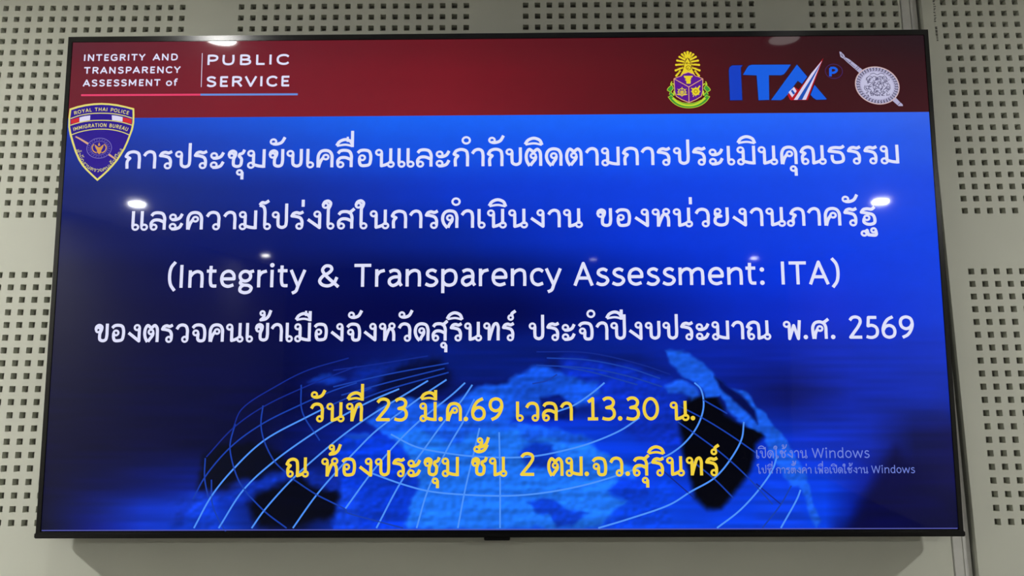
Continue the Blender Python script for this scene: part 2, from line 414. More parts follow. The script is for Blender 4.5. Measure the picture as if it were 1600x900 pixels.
# put two mesh rows exactly on the edge of the red header
kh = int(np.argmin(np.abs(vs - HEAD_V)))
vs[kh] = HEAD_V - 0.25; vs[kh + 1] = HEAD_V + 0.25
img[:kh + 1] = img[:kh + 1]; img[kh + 1] = img[kh + 3]; img[kh + 2] = img[kh + 3]; img[kh] = img[kh - 2]; img[kh - 1] = img[kh - 2]
me = bpy.data.meshes.new('screen')
gu, gv = np.meshgrid(us, vs)
co = np.stack([(gu - HALF) / 1000, np.zeros_like(gu), (CHIN - gv) / 1000], -1).reshape(-1, 3)
n = np.arange(NX * NY).reshape(NY, NX)
qd = np.stack([n[1:, :-1], n[1:, 1:], n[:-1, 1:], n[:-1, :-1]], -1).reshape(-1, 4)
me.vertices.add(len(co)); me.vertices.foreach_set('co', co.ravel())
me.loops.add(qd.size); me.loops.foreach_set('vertex_index', qd.ravel().astype(np.int32))
me.polygons.add(len(qd)); me.polygons.foreach_set('loop_start', np.arange(0, qd.size, 4, dtype=np.int32))
me.update(calc_edges=True)
at = me.color_attributes.new('picture', 'FLOAT_COLOR', 'POINT')
at.data.foreach_set('color', np.concatenate([img.reshape(-1, 3), np.ones((NX * NY, 1))], 1).ravel())
me.materials.append(pixel_mat('screen_picture'))
screen = bpy.data.objects.new('screen', me); C.objects.link(screen); screen.parent = tv
screen['label'] = 'lit screen with a red header over a blue globe slide'

# --- ribbon drawing on the slide -------------------------------------------------
class Ink:
    def __init__(self, lift): self.v, self.f, self.lift = [], [], lift
    def poly(self, pts):
        n = len(self.v); self.v += [L(u, v, self.lift) for u, v in pts]; self.f.append(tuple(range(n, n + len(pts))))
    def disc(self, c, rx, ry=None, k=20):
        ry = ry or rx
        self.poly([(c[0] + rx * math.cos(2 * math.pi * i / k), c[1] + ry * math.sin(2 * math.pi * i / k)) for i in range(k)])
    def ribbon(self, pts, w, w1=None, closed=False):
        p = [np.array(q, float) for q in pts]
        p = [q for i, q in enumerate(p) if i == 0 or np.hypot(*(q - p[i - 1])) > 1e-6]
        if len(p) < 2: return
        N = len(p); n0 = len(self.v)
        for i in range(N):
            a = p[i - 1] if (i > 0 or closed) else p[i]
            c = p[(i + 1) % N] if (i < N - 1 or closed) else p[i]
            d1 = p[i] - a; d2 = c - p[i]
            l1, l2 = np.hypot(*d1), np.hypot(*d2)
            t1 = d1 / l1 if l1 > 1e-9 else d2 / l2
            t2 = d2 / l2 if l2 > 1e-9 else t1
            t = t1 + t2; t = t / max(np.hypot(*t), 1e-6)
            nn = np.array([-t[1], t[0]]); k = 1 / max(0.6, abs(nn @ np.array([-t1[1], t1[0]])))
            ww = w if w1 is None else w + (w1 - w) * i / (N - 1)
            for s in (-1, 1):
                q = p[i] + nn * s * ww / 2 * k
                self.v.append(L(q[0], q[1], self.lift))
        for i in range(N if closed else N - 1):
            j = (i + 1) % N
            self.f.append((n0 + 2 * i, n0 + 2 * j, n0 + 2 * j + 1, n0 + 2 * i + 1))
    def build(self, name, mt, parent=None):
        return mesh_obj(name, self.v, self.f, mt, parent if parent is not None else screen)

def crom(pts, k=7):
    """centripetal Catmull-Rom through pts"""
    p = [np.array(q, float) for q in pts]
    if len(p) < 3: return pts
    p = [2 * p[0] - p[1]] + p + [2 * p[-1] - p[-2]]
    out = []
    for i in range(1, len(p) - 2):
        P0, P1, P2, P3 = p[i - 1:i + 3]
        t0 = 0; t1 = t0 + max(np.hypot(*(P1 - P0)), 1e-3) ** .5; t2 = t1 + max(np.hypot(*(P2 - P1)), 1e-3) ** .5; t3 = t2 + max(np.hypot(*(P3 - P2)), 1e-3) ** .5
        for s in range(k):
            t = t1 + (t2 - t1) * s / k
            A1 = (t1 - t) / (t1 - t0) * P0 + (t - t0) / (t1 - t0) * P1
            A2 = (t2 - t) / (t2 - t1) * P1 + (t - t1) / (t2 - t1) * P2
            A3 = (t3 - t) / (t3 - t2) * P2 + (t - t2) / (t3 - t2) * P3
            B1 = (t2 - t) / (t2 - t0) * A1 + (t - t0) / (t2 - t0) * A2
            B2 = (t3 - t) / (t3 - t1) * A2 + (t - t1) / (t3 - t1) * A3
            out.append(tuple((t2 - t) / (t2 - t1) * B1 + (t - t1) / (t2 - t1) * B2))
    out.append(tuple(p[-2]))
    return out

# --- single-stroke lettering: width | strokes; 100 = height of a Thai consonant; '!' = sharp corner,
#     o x,y,r = loop, d x,y,r = dot, e x,y,rx,ry = ellipse
FONT = {
    'ก': '78|14,0 14,40 25,56! 7,66! 18,84 42,91 64,82 70,58 70,30 70,0',
    'า': '66|6,68 18,85 34,91 50,84 56,62 56,30 56,0',
    'ร': '68|56,14 56,42 48,58 28,66 8,69! 16,82 30,87 46,83 62,91;o 44,14,12.5',
    'ป': '80|31,74 31,34 34,16 50,8 66,16 70,34 70,80 70,136;o 19,76,12.5',
    'บ': '80|31,74 31,34 34,16 50,8 66,16 70,34 70,70 70,100;o 19,76,12.5',
    'น': '92|31,76 31,6! 46,10 64,18;74,100 74,60 74,18;o 19,78,12.5;o 75,14,12.5',
    'ม': '90|31,76 31,40 31,14;33,17 56,10 80,7;80,100 80,0;o 19,78,12.5;o 20,14,12.5',
    'ะ': '72|14,54 32,53 52,62 64,84;14,4 32,4 52,12 64,34;o 20,67,12.5;o 20,17,12.5',
    'ข': '78|10,66 14,84 27,91 40,84 40,68 33,50 31,34 34,14 50,8 64,14 69,34 69,70 69,100;o 22,66,11',
    'ช': '86|10,66 14,84 27,91 40,84 40,68 33,50 31,34 34,14 50,8 64,14 69,34 68,50 58,64 60,74! 74,80 82,98;o 22,66,11',
    'ค': '86|12,0 11,36 13,66 24,85 44,91 64,85 75,66 76,34 76,0;14,0 23,32 36,54;o 47,55,11.5',
    'เ': '42|13,100 13,50 13,18;o 25,14,12.5',
    'ล': '84|10,74 20,87 40,91 62,85 72,64 72,32 72,0;10,14 10,36 22,50 44,52 72,40;o 22,14,12.5',
    'อ': '82|10,76 22,88 42,91 62,85 70,66 70,34 64,14 46,8 26,10 19,26 19,50;o 31,50,12',
    'แ': '82|13,100 13,50 13,18;55,100 55,50 55,18;o 25,14,12.5;o 67,14,12.5',
    'ต': '86|25,0 13,24 9,50 13,74 24,89 43,74! 61,89 73,76 76,40 76,0;28,2 40,20 51,36 54,52;o 42,54,11.5',
    'ิ': '0|-82,116 -68,138 -42,149 -14,138 -3,112;~-80,115 -40,121 -4,113',
    'ี': '0|-82,116 -68,138 -42,149 -20,142 -8,124;~-80,115 -40,121 -6,113;-8,108 -8,162',
    'ื': '0|-82,116 -68,138 -42,149 -20,142 -8,124;~-80,115 -40,121 -6,113;-8,108 -8,162;~-30,136 -30,164',
    'ั': '0|-56,128 -38,127 -16,136 0,164;o -54,140,12',
    '่': '0|-8,118 -8,156',
    '้': '0|-28,148 -32,130 -46,116! -22,121 -6,136 6,168;o -38,152,10',
    '์': '0|-14,130 -16,142 4,158;o -22,122,11',
    'ุ': '0|-12,-22 -12,-62;o -24,-24,11',
    'ํ': '0|o -14,140,16',
    'ด': '86|32,0 16,22 9,48 14,74 26,87 44,91 66,84 76,60 76,30 76,0;34,2 42,20 52,36 55,52;o 43,54,12',
    'โ': '50|0,128! 12,142 26,140 44,152;0,128 18,120 25,100 26,60 26,18;o 38,14,12.5',
    'ใ': '52|-6,124 2,142 18,148 30,138 28,122 21,106 20,84 20,18;o 6,124,11.5;o 32,14,12.5',
    'ไ': '50|22,154 18,138! 4,146 -6,134 4,120 16,106 20,80 20,18;o 32,14,12.5',
    'ว': '76|8,68 20,86 38,91 56,84 64,64 64,40 64,14;o 52,14,12.5',
    'ง': '76|64,78 64,6! 8,50;o 52,78,12.5',
    'ส': '88|10,74 20,87 40,91 62,85 72,64 72,32 72,0;10,14 10,36 22,50 44,52 72,40;52,84 66,90 84,106;o 22,14,12.5',
    'ห': '90|31,76 31,0;31,4 42,36 52,60 60,70;62,68 74,54 78,36 78,0;o 19,78,12.5;o 68,80,12.5',
    'ท': '90|31,76 31,0;31,4 46,56 58,86 70,90 78,74 78,40 78,0;o 19,78,12.5',
    'ย': '80|14,74 14,64 20,56 40,54! 18,48 12,34 14,18 30,8 50,8 64,16 69,34 69,70 69,100;o 25,79,12',
    'ภ': '84|28,14 28,40 38,56! 18,66! 30,84 50,91 70,82 76,58 76,30 76,0;o 16,14,12.5',
    'ฐ': '78|70,98 56,86 34,88 18,84 8,70! 38,64 60,56 68,38 66,14 48,6 30,8 18,18 20,38;18,-38 30,-26! 36,-50! 70,-50 70,-26;o 32,40,11;o 16,-42,11;o 60,-26,10',
    'จ': '82|8,74 20,87 40,91 62,84 71,62 71,20 66,8 44,6 37,14 37,46;o 25,48,12',
    'ณ': '120|13,14 13,42 25,57! 7,66! 18,84 40,91 58,82 63,58 63,5! 76,9 94,17;104,100 104,60 104,18;o 25,14,12.5;o 105,14,12.5',
    'ธ': '82|78,96 64,86 36,87 16,82 8,68! 40,64 62,58 72,40 70,16 50,8 30,10 22,26 22,48',
    'พ': '92|31,76 31,2! 53,72! 74,2! 82,100;o 19,78,12.5',
    'ศ': '92|16,0 12,36 13,66 24,85 44,91 64,85 75,66 76,34 76,0;20,0 26,34 36,54;56,84 70,90 90,106;o 47,55,11.5',
    '.': '26|d 10,10,12',
    ':': '34|d 14,10,12;d 14,80,12',
    '0': '84|e 41,60,31,53',
    '1': '64|12,96 34,114! 34,6;10,8 58,8',
    '2': '76|10,98 22,112 40,116 58,108 62,90 50,64 30,36 10,8! 68,8',
    '3': '70|10,106 26,116 46,114 58,98 52,76 26,66! 50,62 61,44 58,20 42,7 22,7 6,12',
    '5': '72|60,113! 20,113! 16,68! 34,71 54,62 62,42 56,18 38,7 20,7 6,12',
    '6': '80|62,116 36,102 18,76 10,44 18,16 40,7 62,16 69,38 62,60 42,70 22,62 12,46',
    '9': '80|18,6 44,20 62,46 70,78 62,106 40,115 18,106 11,84 18,62 38,52 58,60 68,76',
    '(': '40|34,138 16,108 10,62 16,16 34,-16',
    ')': '40|6,138 24,108 30,62 24,16 6,-16',
    '&': '88|80,0 28,68 20,92 32,112 48,110 54,94 44,76 22,58 10,32 20,12 42,6 62,20 74,52',
    'I': '32|14,0 14,122', 'T': '76|36,0 36,114;0,114 72,114', 'A': '82|3,0 40,118! 77,0;18,40 62,40',
    'N': '86|12,0 12,118! 70,4! 70,122', 'E': '66|60,8 14,8! 14,114! 60,114;14,62 54,62', 'G': '88|74,98 58,112 40,115 20,104 10,82 10,42 20,18 40,7 60,10 74,22 74,58! 46,58',
    'R': '80|14,0 14,114! 42,114 62,106 66,86 58,68 38,60 14,60;42,60 72,0', 'Y': '76|2,122 36,58! 70,122;36,60 36,0', 'D': '86|14,8 14,114! 40,114 62,104 72,80 72,42 62,18 40,8 14,8',
    'S': '72|62,98 48,112 30,115 14,104 12,86 24,70 44,60 60,46 60,24 48,10 28,7 8,20', 'P': '72|14,0 14,114! 42,114 60,104 64,84 58,64 42,54 14,54', 'C': '80|72,96 58,112 40,115 20,104 10,82 10,40 20,18 40,7 58,10 72,26',
    'M': '102|12,0 12,116! 48,34! 84,116! 84,0', 'U': '86|14,122 14,42 22,16 42,7 62,16 70,42 70,122', 'B': '78|14,62 14,114! 42,114 58,104 58,76 42,64 14,64! 14,8! 46,8 64,20 64,50 46,63', 'L': '62|14,122 14,8! 58,8',
    'V': '80|2,122 38,6! 74,122', 'O': '94|e 46,61,37,54', 'H': '86|14,0 14,122;70,0 70,122;14,62 70,62', 'F': '62|14,0 14,114! 58,114;14,60 52,60',
    'W': '124|0,122 28,6! 58,114! 88,6! 116,122',
    'a': '66|10,78 28,87 46,82 53,66 54,20 62,4;53,52 28,50 12,38 11,18 24,6 40,12 53,28', 'c': '62|58,76 42,87 24,82 12,64 10,42 18,16 36,6 58,14',
    'd': '74|62,130 62,0;62,66 46,85 28,84 14,66 11,42 18,16 36,6 52,16 62,32', 'e': '72|12,46 64,46! 62,68 50,84 36,87 18,76 10,46 18,16 38,6 62,14', 'f': '46|16,0 16,100 24,122 44,126;0,86 38,86',
    'g': '72|e 33,60,23,26;48,80 70,88;20,40 12,24 24,14 48,10 60,-2 52,-22 30,-28 12,-18 14,2 26,12', 'i': '30|13,0 13,93;d 13,118,12', 'm': '120|12,0 12,93;12,58 24,78 42,86 56,78 60,56 60,0;60,58 72,78 90,86 104,78 108,56 108,0',
    'n': '76|12,0 12,93;12,58 26,78 44,86 60,78 64,56 64,0', 'o': '78|e 38,46,28,40', 'p': '78|12,93 12,-36;12,62 26,80 42,86 60,78 68,48 60,16 42,6 24,10 12,26',
    'r': '48|12,0 12,93;12,58 24,78 46,87', 's': '60|52,78 36,87 18,80 14,64 28,50 46,42 54,26 42,8 24,5 6,14', 't': '48|18,116 18,26 24,10 44,8;0,88 42,88', 'w': '104|0,92 24,6! 50,84! 76,6! 100,92', 'y': '66|2,92 32,8;62,92 34,8 24,-22 8,-32',
}
MARKS = set('ัิีืุ่้์ํ')
UPPER = set('ัิีืํ')
def parse(g):
    wd, body = g.split('|')
    out = []
    for s in body.split(';'):
        s = s.strip()
        if not s: continue
        thin = s.startswith('~')
        if thin: s = s[1:].strip()
        if s[0] in 'ode' and s[1] == ' ':
            out.append((s[0], [float(x) for x in s[2:].split(',')]))
        else:
            pts, runs = [], []
            toks = s.split()
            for i, tk in enumerate(toks):
                sharp = tk.endswith('!')
                pt = tuple(float(x) for x in tk.rstrip('!').split(','))
                pts.append(pt)
                if sharp and 0 < i < len(toks) - 1:
                    runs.append(pts); pts = [pt]
            runs.append(pts)
            out.append(('t' if thin else 's', runs))
    return float(wd), out
GL = {k: parse(v) for k, v in FONT.items()}

def layout(text, track=0.0):
    """[(glyph, x, dy)], total width"""
    text = text.replace('ำ', 'ํา')
    x, out, prev, prev_upper = 0.0, [], None, False
    for ch in text:
        if ch == ' ':
            x += 46 + track; prev_upper = False; continue
        if ch in MARKS:
            dx = dy = 0.0
            if ch in '่้์' and prev_upper: dy = 40 if ch != '้' else 34
            if prev == 'ป' and ch != 'ุ': dx = -16
            out.append((ch, x - track + dx, dy))
            prev_upper = ch in UPPER
            continue
        out.append((ch, x, 0.0)); x += GL[ch][0] + track; prev = ch; prev_upper = False
    return out, x - track

def draw_glyph(ink, ch, T, sw, k):
    for kind, data in GL[ch][1]:
        if kind in 'st':
            sw_ = sw * (0.72 if kind == 't' else 1.0)
            for i, run in enumerate(data):
                q = [T(*p) for p in crom(run)]
                ink.ribbon(q, sw_)
                if i > 0: ink.disc(q[0], sw_ / 2, k=12)
        elif kind == 'o':
            x, y, r = data
            ink.ribbon([T(x + 1.06 * r * math.cos(a * math.pi / 12), y + 1.06 * r * math.sin(a * math.pi / 12)) for a in range(24)], sw * 0.70, closed=True)
        elif kind == 'e':
            x, y, r, s = data
            ink.ribbon([T(x + r * math.cos(a * math.pi / 18), y + s * math.sin(a * math.pi / 18)) for a in range(36)], sw, closed=True)
        else:
            x, y, r = data
            c = T(x, y); ink.disc(c, r * k, k=20)

def write(ink, text, u0, u1, base_v, unit, sw, track=0.0):
    """one word set between u0 and u1 (mm), baseline at base_v, unit = mm per 100 glyph units"""
    gl, wd = layout(text, track)
    lo, hi = 1e9, -1e9
    for ch, x, dy in gl:
        for kind, d in GL[ch][1]:
            if kind in 'st': xs = [p[0] for r in d for p in r]
            else: xs = [d[0] - d[2], d[0] + d[2]]
            lo = min(lo, x + min(xs)); hi = max(hi, x + max(xs))
    pad = sw / 2
    sx = (u1 - u0 - 2 * pad * 0.9) / max(hi - lo, 1e-6); sy = unit / 100
    for ch, x, dy in gl:
        draw_glyph(ink, ch, lambda a, b: (u0 + pad * 0.9 + (x + a - lo) * sx, base_v - (b + dy) * sy), sw, sy)

def write_on_curve(ink, text, path, unit, sw, track=0.0, fill=0.98):
    """lettering that follows a path"""
    q = np.array(crom(path, 20)); seg = np.hypot(*(q[1:] - q[:-1]).T); cum = np.concatenate([[0], np.cumsum(seg)])
    gl, wd = layout(text, track)
    k = cum[-1] * fill / wd; sy = unit / 100; off = cum[-1] * (1 - fill) / 2
    for ch, x, dy in gl:
        half = GL[ch][0] / 2
        s = off + (x + half) * k
        pt = np.array([np.interp(s, cum, q[:, 0]), np.interp(s, cum, q[:, 1])])
        ds = 1.0
        t = np.array([np.interp(s + ds, cum, q[:, 0]) - np.interp(s - ds, cum, q[:, 0]), np.interp(s + ds, cum, q[:, 1]) - np.interp(s - ds, cum, q[:, 1])])
        t /= np.hypot(*t); nrm = np.array([t[1], -t[0]])
        draw_glyph(ink, ch, lambda a, b: tuple(pt + t * (a - half) * k + nrm * (b + dy) * sy), sw, sy)

# --- globe grid ------------------------------------------------------------------
M_GRID = pixel_mat('globe_grid_lines', (78, 146, 250))
M_GRID_DIM = pixel_mat('globe_grid_lines_dim', (24, 62, 170))
M_GRID_FAINT = pixel_mat('globe_grid_lines_faint', (16, 40, 140))
GRID = [
    ('d', [(275.1, 873.8), (296.1, 833.4), (341.4, 779.8), (397.1, 738.9), (464.8, 705.3), (525.4, 679.2), (571.0, 664.2)]),
    ('b', [(279.2, 924.9), (308.9, 868.4), (346.8, 820.6), (401.9, 768.8), (480.7, 726.1), (510.8, 711.2)]),
    ('d', [(510.8, 711.2), (552.4, 692.5), (598.0, 673.8)]),
    ('b', [(324.4, 925.0), (367.0, 857.5), (422.1, 806.0), (504.1, 748.6), (553.0, 720.7), (600.2, 696.4), (649.6, 675.8)]),
    ('b', [(384.5, 925.2), (406.0, 894.3), (457.1, 837.5), (512.6, 787.8), (551.8, 756.3), (596.9, 724.6), (646.0, 694.7), (703.0, 660.9)]),
    ('b', [(459.6, 925.3), (499.5, 868.9), (543.6, 817.5), (575.1, 784.2), (605.0, 754.6), (653.9, 717.3), (703.1, 681.7), (737.3, 659.2)]),
    ('b', [(554.5, 890.9), (604.2, 823.2), (654.5, 765.9), (692.1, 730.6), (748.9, 685.7), (771.7, 665.0)]),
    ('b', [(611.4, 925.6), (655.4, 843.6), (700.1, 780.9), (730.1, 740.0), (764.2, 698.9), (785.1, 668.8)]),
    ('b', [(684.4, 925.8), (704.5, 858.4), (741.7, 781.0), (768.1, 736.4), (788.9, 695.2)]),
    ('b', [(759.2, 925.9), (772.1, 858.6), (787.1, 796.0), (798.4, 747.7)]),
    ('b', [(835.7, 926.1), (836.0, 836.7), (834.4, 755.3)]),
    ('f', [(296.5, 798.3), (344.0, 746.2), (396.1, 708.9), (479.2, 669.5), (570.4, 633.8)]),
    ('f', [(344.0, 746.2), (358.0, 712.5), (425.5, 667.4), (478.4, 641.0), (554.8, 618.5)]),
    ('d', [(527.1, 671.6), (626.3, 649.2), (741.0, 628.8)]),
    ('d', [(542.7, 686.8), (626.5, 664.4), (733.4, 638.3)]),
    ('d', [(550.8, 705.7), (626.7, 677.7), (741.1, 645.9)]),
    ('f', [(526.4, 641.2), (606.8, 630.1), (702.6, 615.3)]),
    ('d', [(923.3, 620.1), (999.7, 624.2), (1075.7, 639.7), (1132.3, 658.8)]),
    ('d', [(904.0, 633.3), (999.4, 639.4), (1075.3, 654.8), (1135.6, 673.9)]),
    ('f', [(904.2, 608.5), (999.9, 610.9), (1094.9, 632.2), (1151.5, 651.4)]),
    ('d', [(946.0, 635.4), (1006.9, 647.0), (1090.2, 670.0)]),
    ('b', [(635.4, 758.4), (681.1, 780.9), (734.2, 792.2), (787.1, 798.6), (855.0, 801.0), (902.5, 798.2), (959.2, 787.3), (1004.7, 774.4), (1057.9, 752.3), (1092.5, 730.1)]),
    ('d', [(1092.5, 730.1), (1111.9, 711.4), (1127.5, 692.7)]),
    ('b', [(602.4, 828.7), (655.4, 847.3), (704.5, 860.2), (764.6, 866.6), (854.7, 869.0), (920.7, 863.3), (995.9, 848.9), (1071.3, 826.3), (1109.2, 811.7), (1147.2, 795.2), (1176.5, 773.1), (1200.1, 741.6), (1210.7, 708.0), (1206.1, 678.0), (1195.1, 666.6)]),
    ('d', [(453.3, 835.7), (499.4, 865.2), (556.5, 894.6), (554.6, 896.4), (611.2, 912.9), (660.1, 925.7)]),
    ('b', [(1013.2, 926.5), (1069.4, 910.3), (1144.6, 885.0), (1181.1, 863.3), (1226.8, 837.8), (1258.1, 802.9), (1278.3, 767.9), (1283.2, 738.2)]),
    ('d', [(374.9, 864.9), (409.9, 897.9), (448.3, 925.3)]),
    ('b', [(1227.3, 926.9), (1269.4, 896.2), (1308.3, 856.3), (1332.1, 823.4), (1340.6, 801.3)]),
    ('d', [(1308.9, 927.1), (1344.2, 885.5), (1364.4, 852.8)]),
    ('b', [(1342.3, 927.1), (1374.5, 874.7), (1380.8, 860.1)]),
    ('d', [(397.9, 705.1), (395.2, 738.9), (401.9, 768.8), (422.1, 806.0), (445.5, 828.3)]),
    ('d', [(347.5, 738.7), (339.4, 776.1), (344.3, 805.8), (359.0, 842.8), (376.8, 866.7)]),
    ('d', [(294.7, 800.1), (295.0, 835.3), (303.4, 872.1)]),
    ('d', [(307.7, 839.0), (311.4, 883.1), (331.8, 923.2), (337.7, 930.5)]),
    ('d', [(467.6, 667.6), (470.9, 716.6), (504.6, 769.2)]),
    ('b', [(1029.4, 666.0), (1006.2, 684.8), (971.7, 707.2), (941.2, 718.3)]),
    ('d', [(942.0, 650.5), (922.8, 661.8), (896.1, 667.4)]),
    ('d', [(1209.2, 697.5), (1253.6, 723.2)]),
    ('d', [(1163.4, 707.9), (1208.0, 731.2), (1252.3, 758.5), (1305.3, 795.7)]),
    ('d', [(1162.5, 737.8), (1199.4, 763.9), (1243.3, 797.4), (1286.7, 837.9), (1329.3, 885.5)]),
    ('d', [(1186.6, 808.3), (1226.7, 841.4), (1259.1, 874.4)]),
    ('f', [(1129.9, 822.8), (1159.1, 848.6), (1188.2, 874.2)]),
    ('f', [(1301.1, 848.9), (1344.2, 885.5)]),
]
for nm, mt, key, wd in (('globe_grid_line', M_GRID, 'b', 3.0), ('globe_grid_line', M_GRID_DIM, 'd', 2.6), ('globe_grid_line', M_GRID_FAINT, 'f', 2.4)):
    for kk, pts in GRID:
        if kk != key: continue
        ink = Ink(0.10); ink.ribbon(crom(pts, 8), wd); ink.build(nm, mt)
# thin pale line along the foot of the picture
ink = Ink(0.12); ink.poly([(1.5, SH - 2.0), (SW - 1.5, SH - 2.0), (SW - 1.5, SH - 0.2), (1.5, SH - 0.2)])
ink.build('slide_edge_line', pixel_mat('pale_edge_pixels', (84, 88, 170)))

# --- lettering -------------------------------------------------------------------
M_WHITE = pixel_mat('white_letter_pixels', (222, 224, 250))
M_YELLOW = pixel_mat('yellow_letter_pixels', (240, 208, 62))
M_GREY = pixel_mat('grey_letter_pixels', (112, 130, 216))
LINES = [
    ('title_text', [('การประชุมขับเคลื่อนและกำกับติดตามการประเมินคุณธรรม', 114.9, 1597.2)], 254.6, 36.6, 5.9, 'w'),
    ('title_text', [('และความโปร่งใสในการดำเนินงาน', 135.0, 994.3), ('ของหน่วยงานภาครัฐ', 1019.8, 1547.7)], 374.0, 36.2, 5.9, 'w'),
    ('title_text', [('(Integrity', 210.1, 471.5), ('&', 494.4, 535.4), ('Transparency', 559.5, 953.0), ('Assessment:', 974.6, 1335.9), ('ITA)', 1364.1, 1472.5)], 485.3, 35.6, 6.0, 'w'),
    ('title_text', [('ของตรวจคนเข้าเมืองจังหวัดสุรินทร์', 76.5, 868.3), ('ประจำปีงบประมาณ', 889.8, 1340.3), ('พ.ศ.', 1362.2, 1461.6), ('2569', 1484.1, 1604.4)], 587.1, 34.8, 5.7, 'w'),
    ('date_text', [('วันที่', 485.1, 585.0), ('23', 607.5, 665.9), ('มี.ค.69', 687.2, 842.1), ('เวลา', 865.7, 969.8), ('13.30', 995.0, 1128.2), ('น.', 1148.2, 1197.4)], 734.6, 34.8, 5.7, 'y'),
    ('venue_text', [('ณ', 443.1, 486.5), ('ห้องประชุม', 508.2, 760.5), ('ชั้น', 783.3, 849.3), ('2', 872.7, 900.7), ('ตม.จว.สุรินทร์', 922.3, 1238.2)], 833.9, 34.4, 5.6, 'y'),
    ('activation_notice', [('เปิดใช้งาน', 1303.4, 1396.4), ('Windows', 1404.5, 1509.0)], 803.6, 14.6, 1.9, 'g'),
    ('activation_notice', [('ไปที่', 1303.3, 1332.3), ('การตั้งค่า', 1338.1, 1401.9), ('เพื่อเปิดใช้งาน', 1408.8, 1504.9), ('Windows', 1510.7, 1589.3)], 831.0, 11.2, 1.5, 'g'),
    ('header_text', [('INTEGRITY', 24.1, 144.9), ('AND', 158.8, 207.8)], 38.0, 10.6, 2.7, 'h'),
    ('header_text', [('TRANSPARENCY', 24.4, 215.2)], 63.9, 10.6, 2.7, 'h'),
    ('header_text', [('ASSESSMENT', 24.7, 177.6), ('of', 187.6, 211.3)], 89.6, 10.6, 2.7, 'h'),
    ('header_text', [('PUBLIC', 267.1, 427.5)], 48.4, 16.6, 4.2, 'h'),
    ('header_text', [('SERVICE', 266.4, 430.0)], 92.3, 16.6, 4.2, 'h'),
]
for name, words, base_v, unit, sw, mt in LINES:
    for text, u0, u1 in words:
        ink = Ink(0.30)
        write(ink, text, u0, u1, base_v, unit, sw, 8.0 if name != 'header_text' else 16.0)
        ink.build(name, {'w': M_WHITE, 'y': M_YELLOW, 'g': M_GREY, 'h': M_WHITE}[mt])
# rules beside and under the header words
ink = Ink(0.20)
ink.ribbon([(255.8, 24.0), (256.7, 92.9)], 1.2)
ink.build('header_divider', M_WHITE)
ink = Ink(0.20)
ink.ribbon([(22.7, 107.4), (255.9, 108.2)], 3.9)
ink.build('header_rule', pixel_mat('pink_rule_pixels', (226, 62, 106)))
ink = Ink(0.20)
ink.ribbon([(255.9, 108.2), (445.4, 109.0)], 3.9)
ink.build('header_rule', pixel_mat('blue_rule_pixels', (100, 140, 218)))
# shield badge at the left edge of the slide
BY = pixel_mat('badge_yellow', (226, 216, 112)); BN = pixel_mat('badge_navy', (42, 20, 140)); BRD = pixel_mat('badge_red', (206, 38, 46)); BW = pixel_mat('badge_white', (218, 214, 240)); BG_ = pixel_mat('badge_gold', (206, 150, 78)); BT = pixel_mat('badge_tan', (214, 166, 126))
badge = Ink(0.35)
badge.poly([(2.1, 134.3), (15.9, 129.7), (32.4, 125.9), (48.9, 123.9), (63.5, 123.4), (78.1, 124.2), (94.9, 126.4), (111.8, 130.4), (128.2, 134.6), (129.3, 148.5), (129.7, 163.5), (127.8, 177.3), (124.2, 188.9), (119.8, 202.7), (114.3, 216.4), (108.1, 228.0), (101.1, 239.5), (93.4, 249.3), (85.7, 258.3), (75.4, 268.7), (64.8, 278.5), (53.8, 268.6), (42.4, 258.0), (33.6, 248.5), (25.7, 236.9), (17.9, 221.0), (11.1, 203.0), (5.3, 185.9), (1.9, 171.0), (1.1, 151.8)])
badge = badge.build('police_badge', BY); badge['label'] = 'dark blue shield badge with yellow rim'
ink = Ink(0.40)
ink.poly([(5.6, 137.3), (18.2, 133.1), (32.6, 129.8), (49.1, 127.6), (63.7, 127.0), (78.3, 127.8), (95.1, 130.3), (111.9, 133.8), (125.0, 137.6), (125.8, 148.5), (126.2, 163.0), (124.4, 175.8), (121.1, 187.6), (116.6, 201.2), (111.3, 214.7), (105.1, 225.8), (98.5, 237.0), (90.8, 246.8), (83.5, 255.4), (74.5, 264.5), (64.6, 273.7), (54.3, 264.4), (44.9, 255.5), (36.3, 246.0), (28.6, 234.4), (21.0, 218.9), (14.6, 201.5), (9.0, 184.9), (5.4, 171.0), (4.5, 152.9)])
ink.build('badge_field', BN, badge)
ink = Ink(0.45)
ink.ribbon(crom([(5.4, 154.4), (21.3, 148.6), (41.8, 144.9), (64.7, 144.0), (87.6, 145.2), (108.6, 149.2), (125.1, 154.5)], 8), 1.7)
ink.ribbon(crom([(5.8, 167.7), (24.2, 162.2), (44.8, 159.0), (65.5, 158.3), (86.3, 159.3), (107.3, 162.9), (125.8, 168.5)], 8), 1.7)
ink.ribbon(crom([(8.7, 186.8), (25.3, 181.0), (45.8, 176.9), (66.5, 175.8), (87.3, 177.2), (106.2, 181.6), (122.3, 188.1)], 8), 1.7)
ink.build('badge_stripe', BY, badge)
ink = Ink(0.45)
ink.poly([(6.0, 156.6), (14.3, 154.1), (22.3, 152.0), (22.5, 161.8), (14.3, 163.4), (6.5, 165.5)])
ink.build('badge_bar', BRD, badge)
ink = Ink(0.45)
ink.poly([(107.1, 152.2), (116.2, 154.4), (124.6, 156.6), (124.9, 166.0), (116.7, 163.8), (107.2, 161.8)])
ink.build('badge_bar', BRD, badge)
ink = Ink(0.45)
ink.poly([(22.7, 152.0), (32.8, 149.5), (43.3, 148.3), (43.4, 157.7), (33.4, 159.3), (22.9, 161.4)])
ink.build('badge_bar', BW, badge)
ink = Ink(0.45)
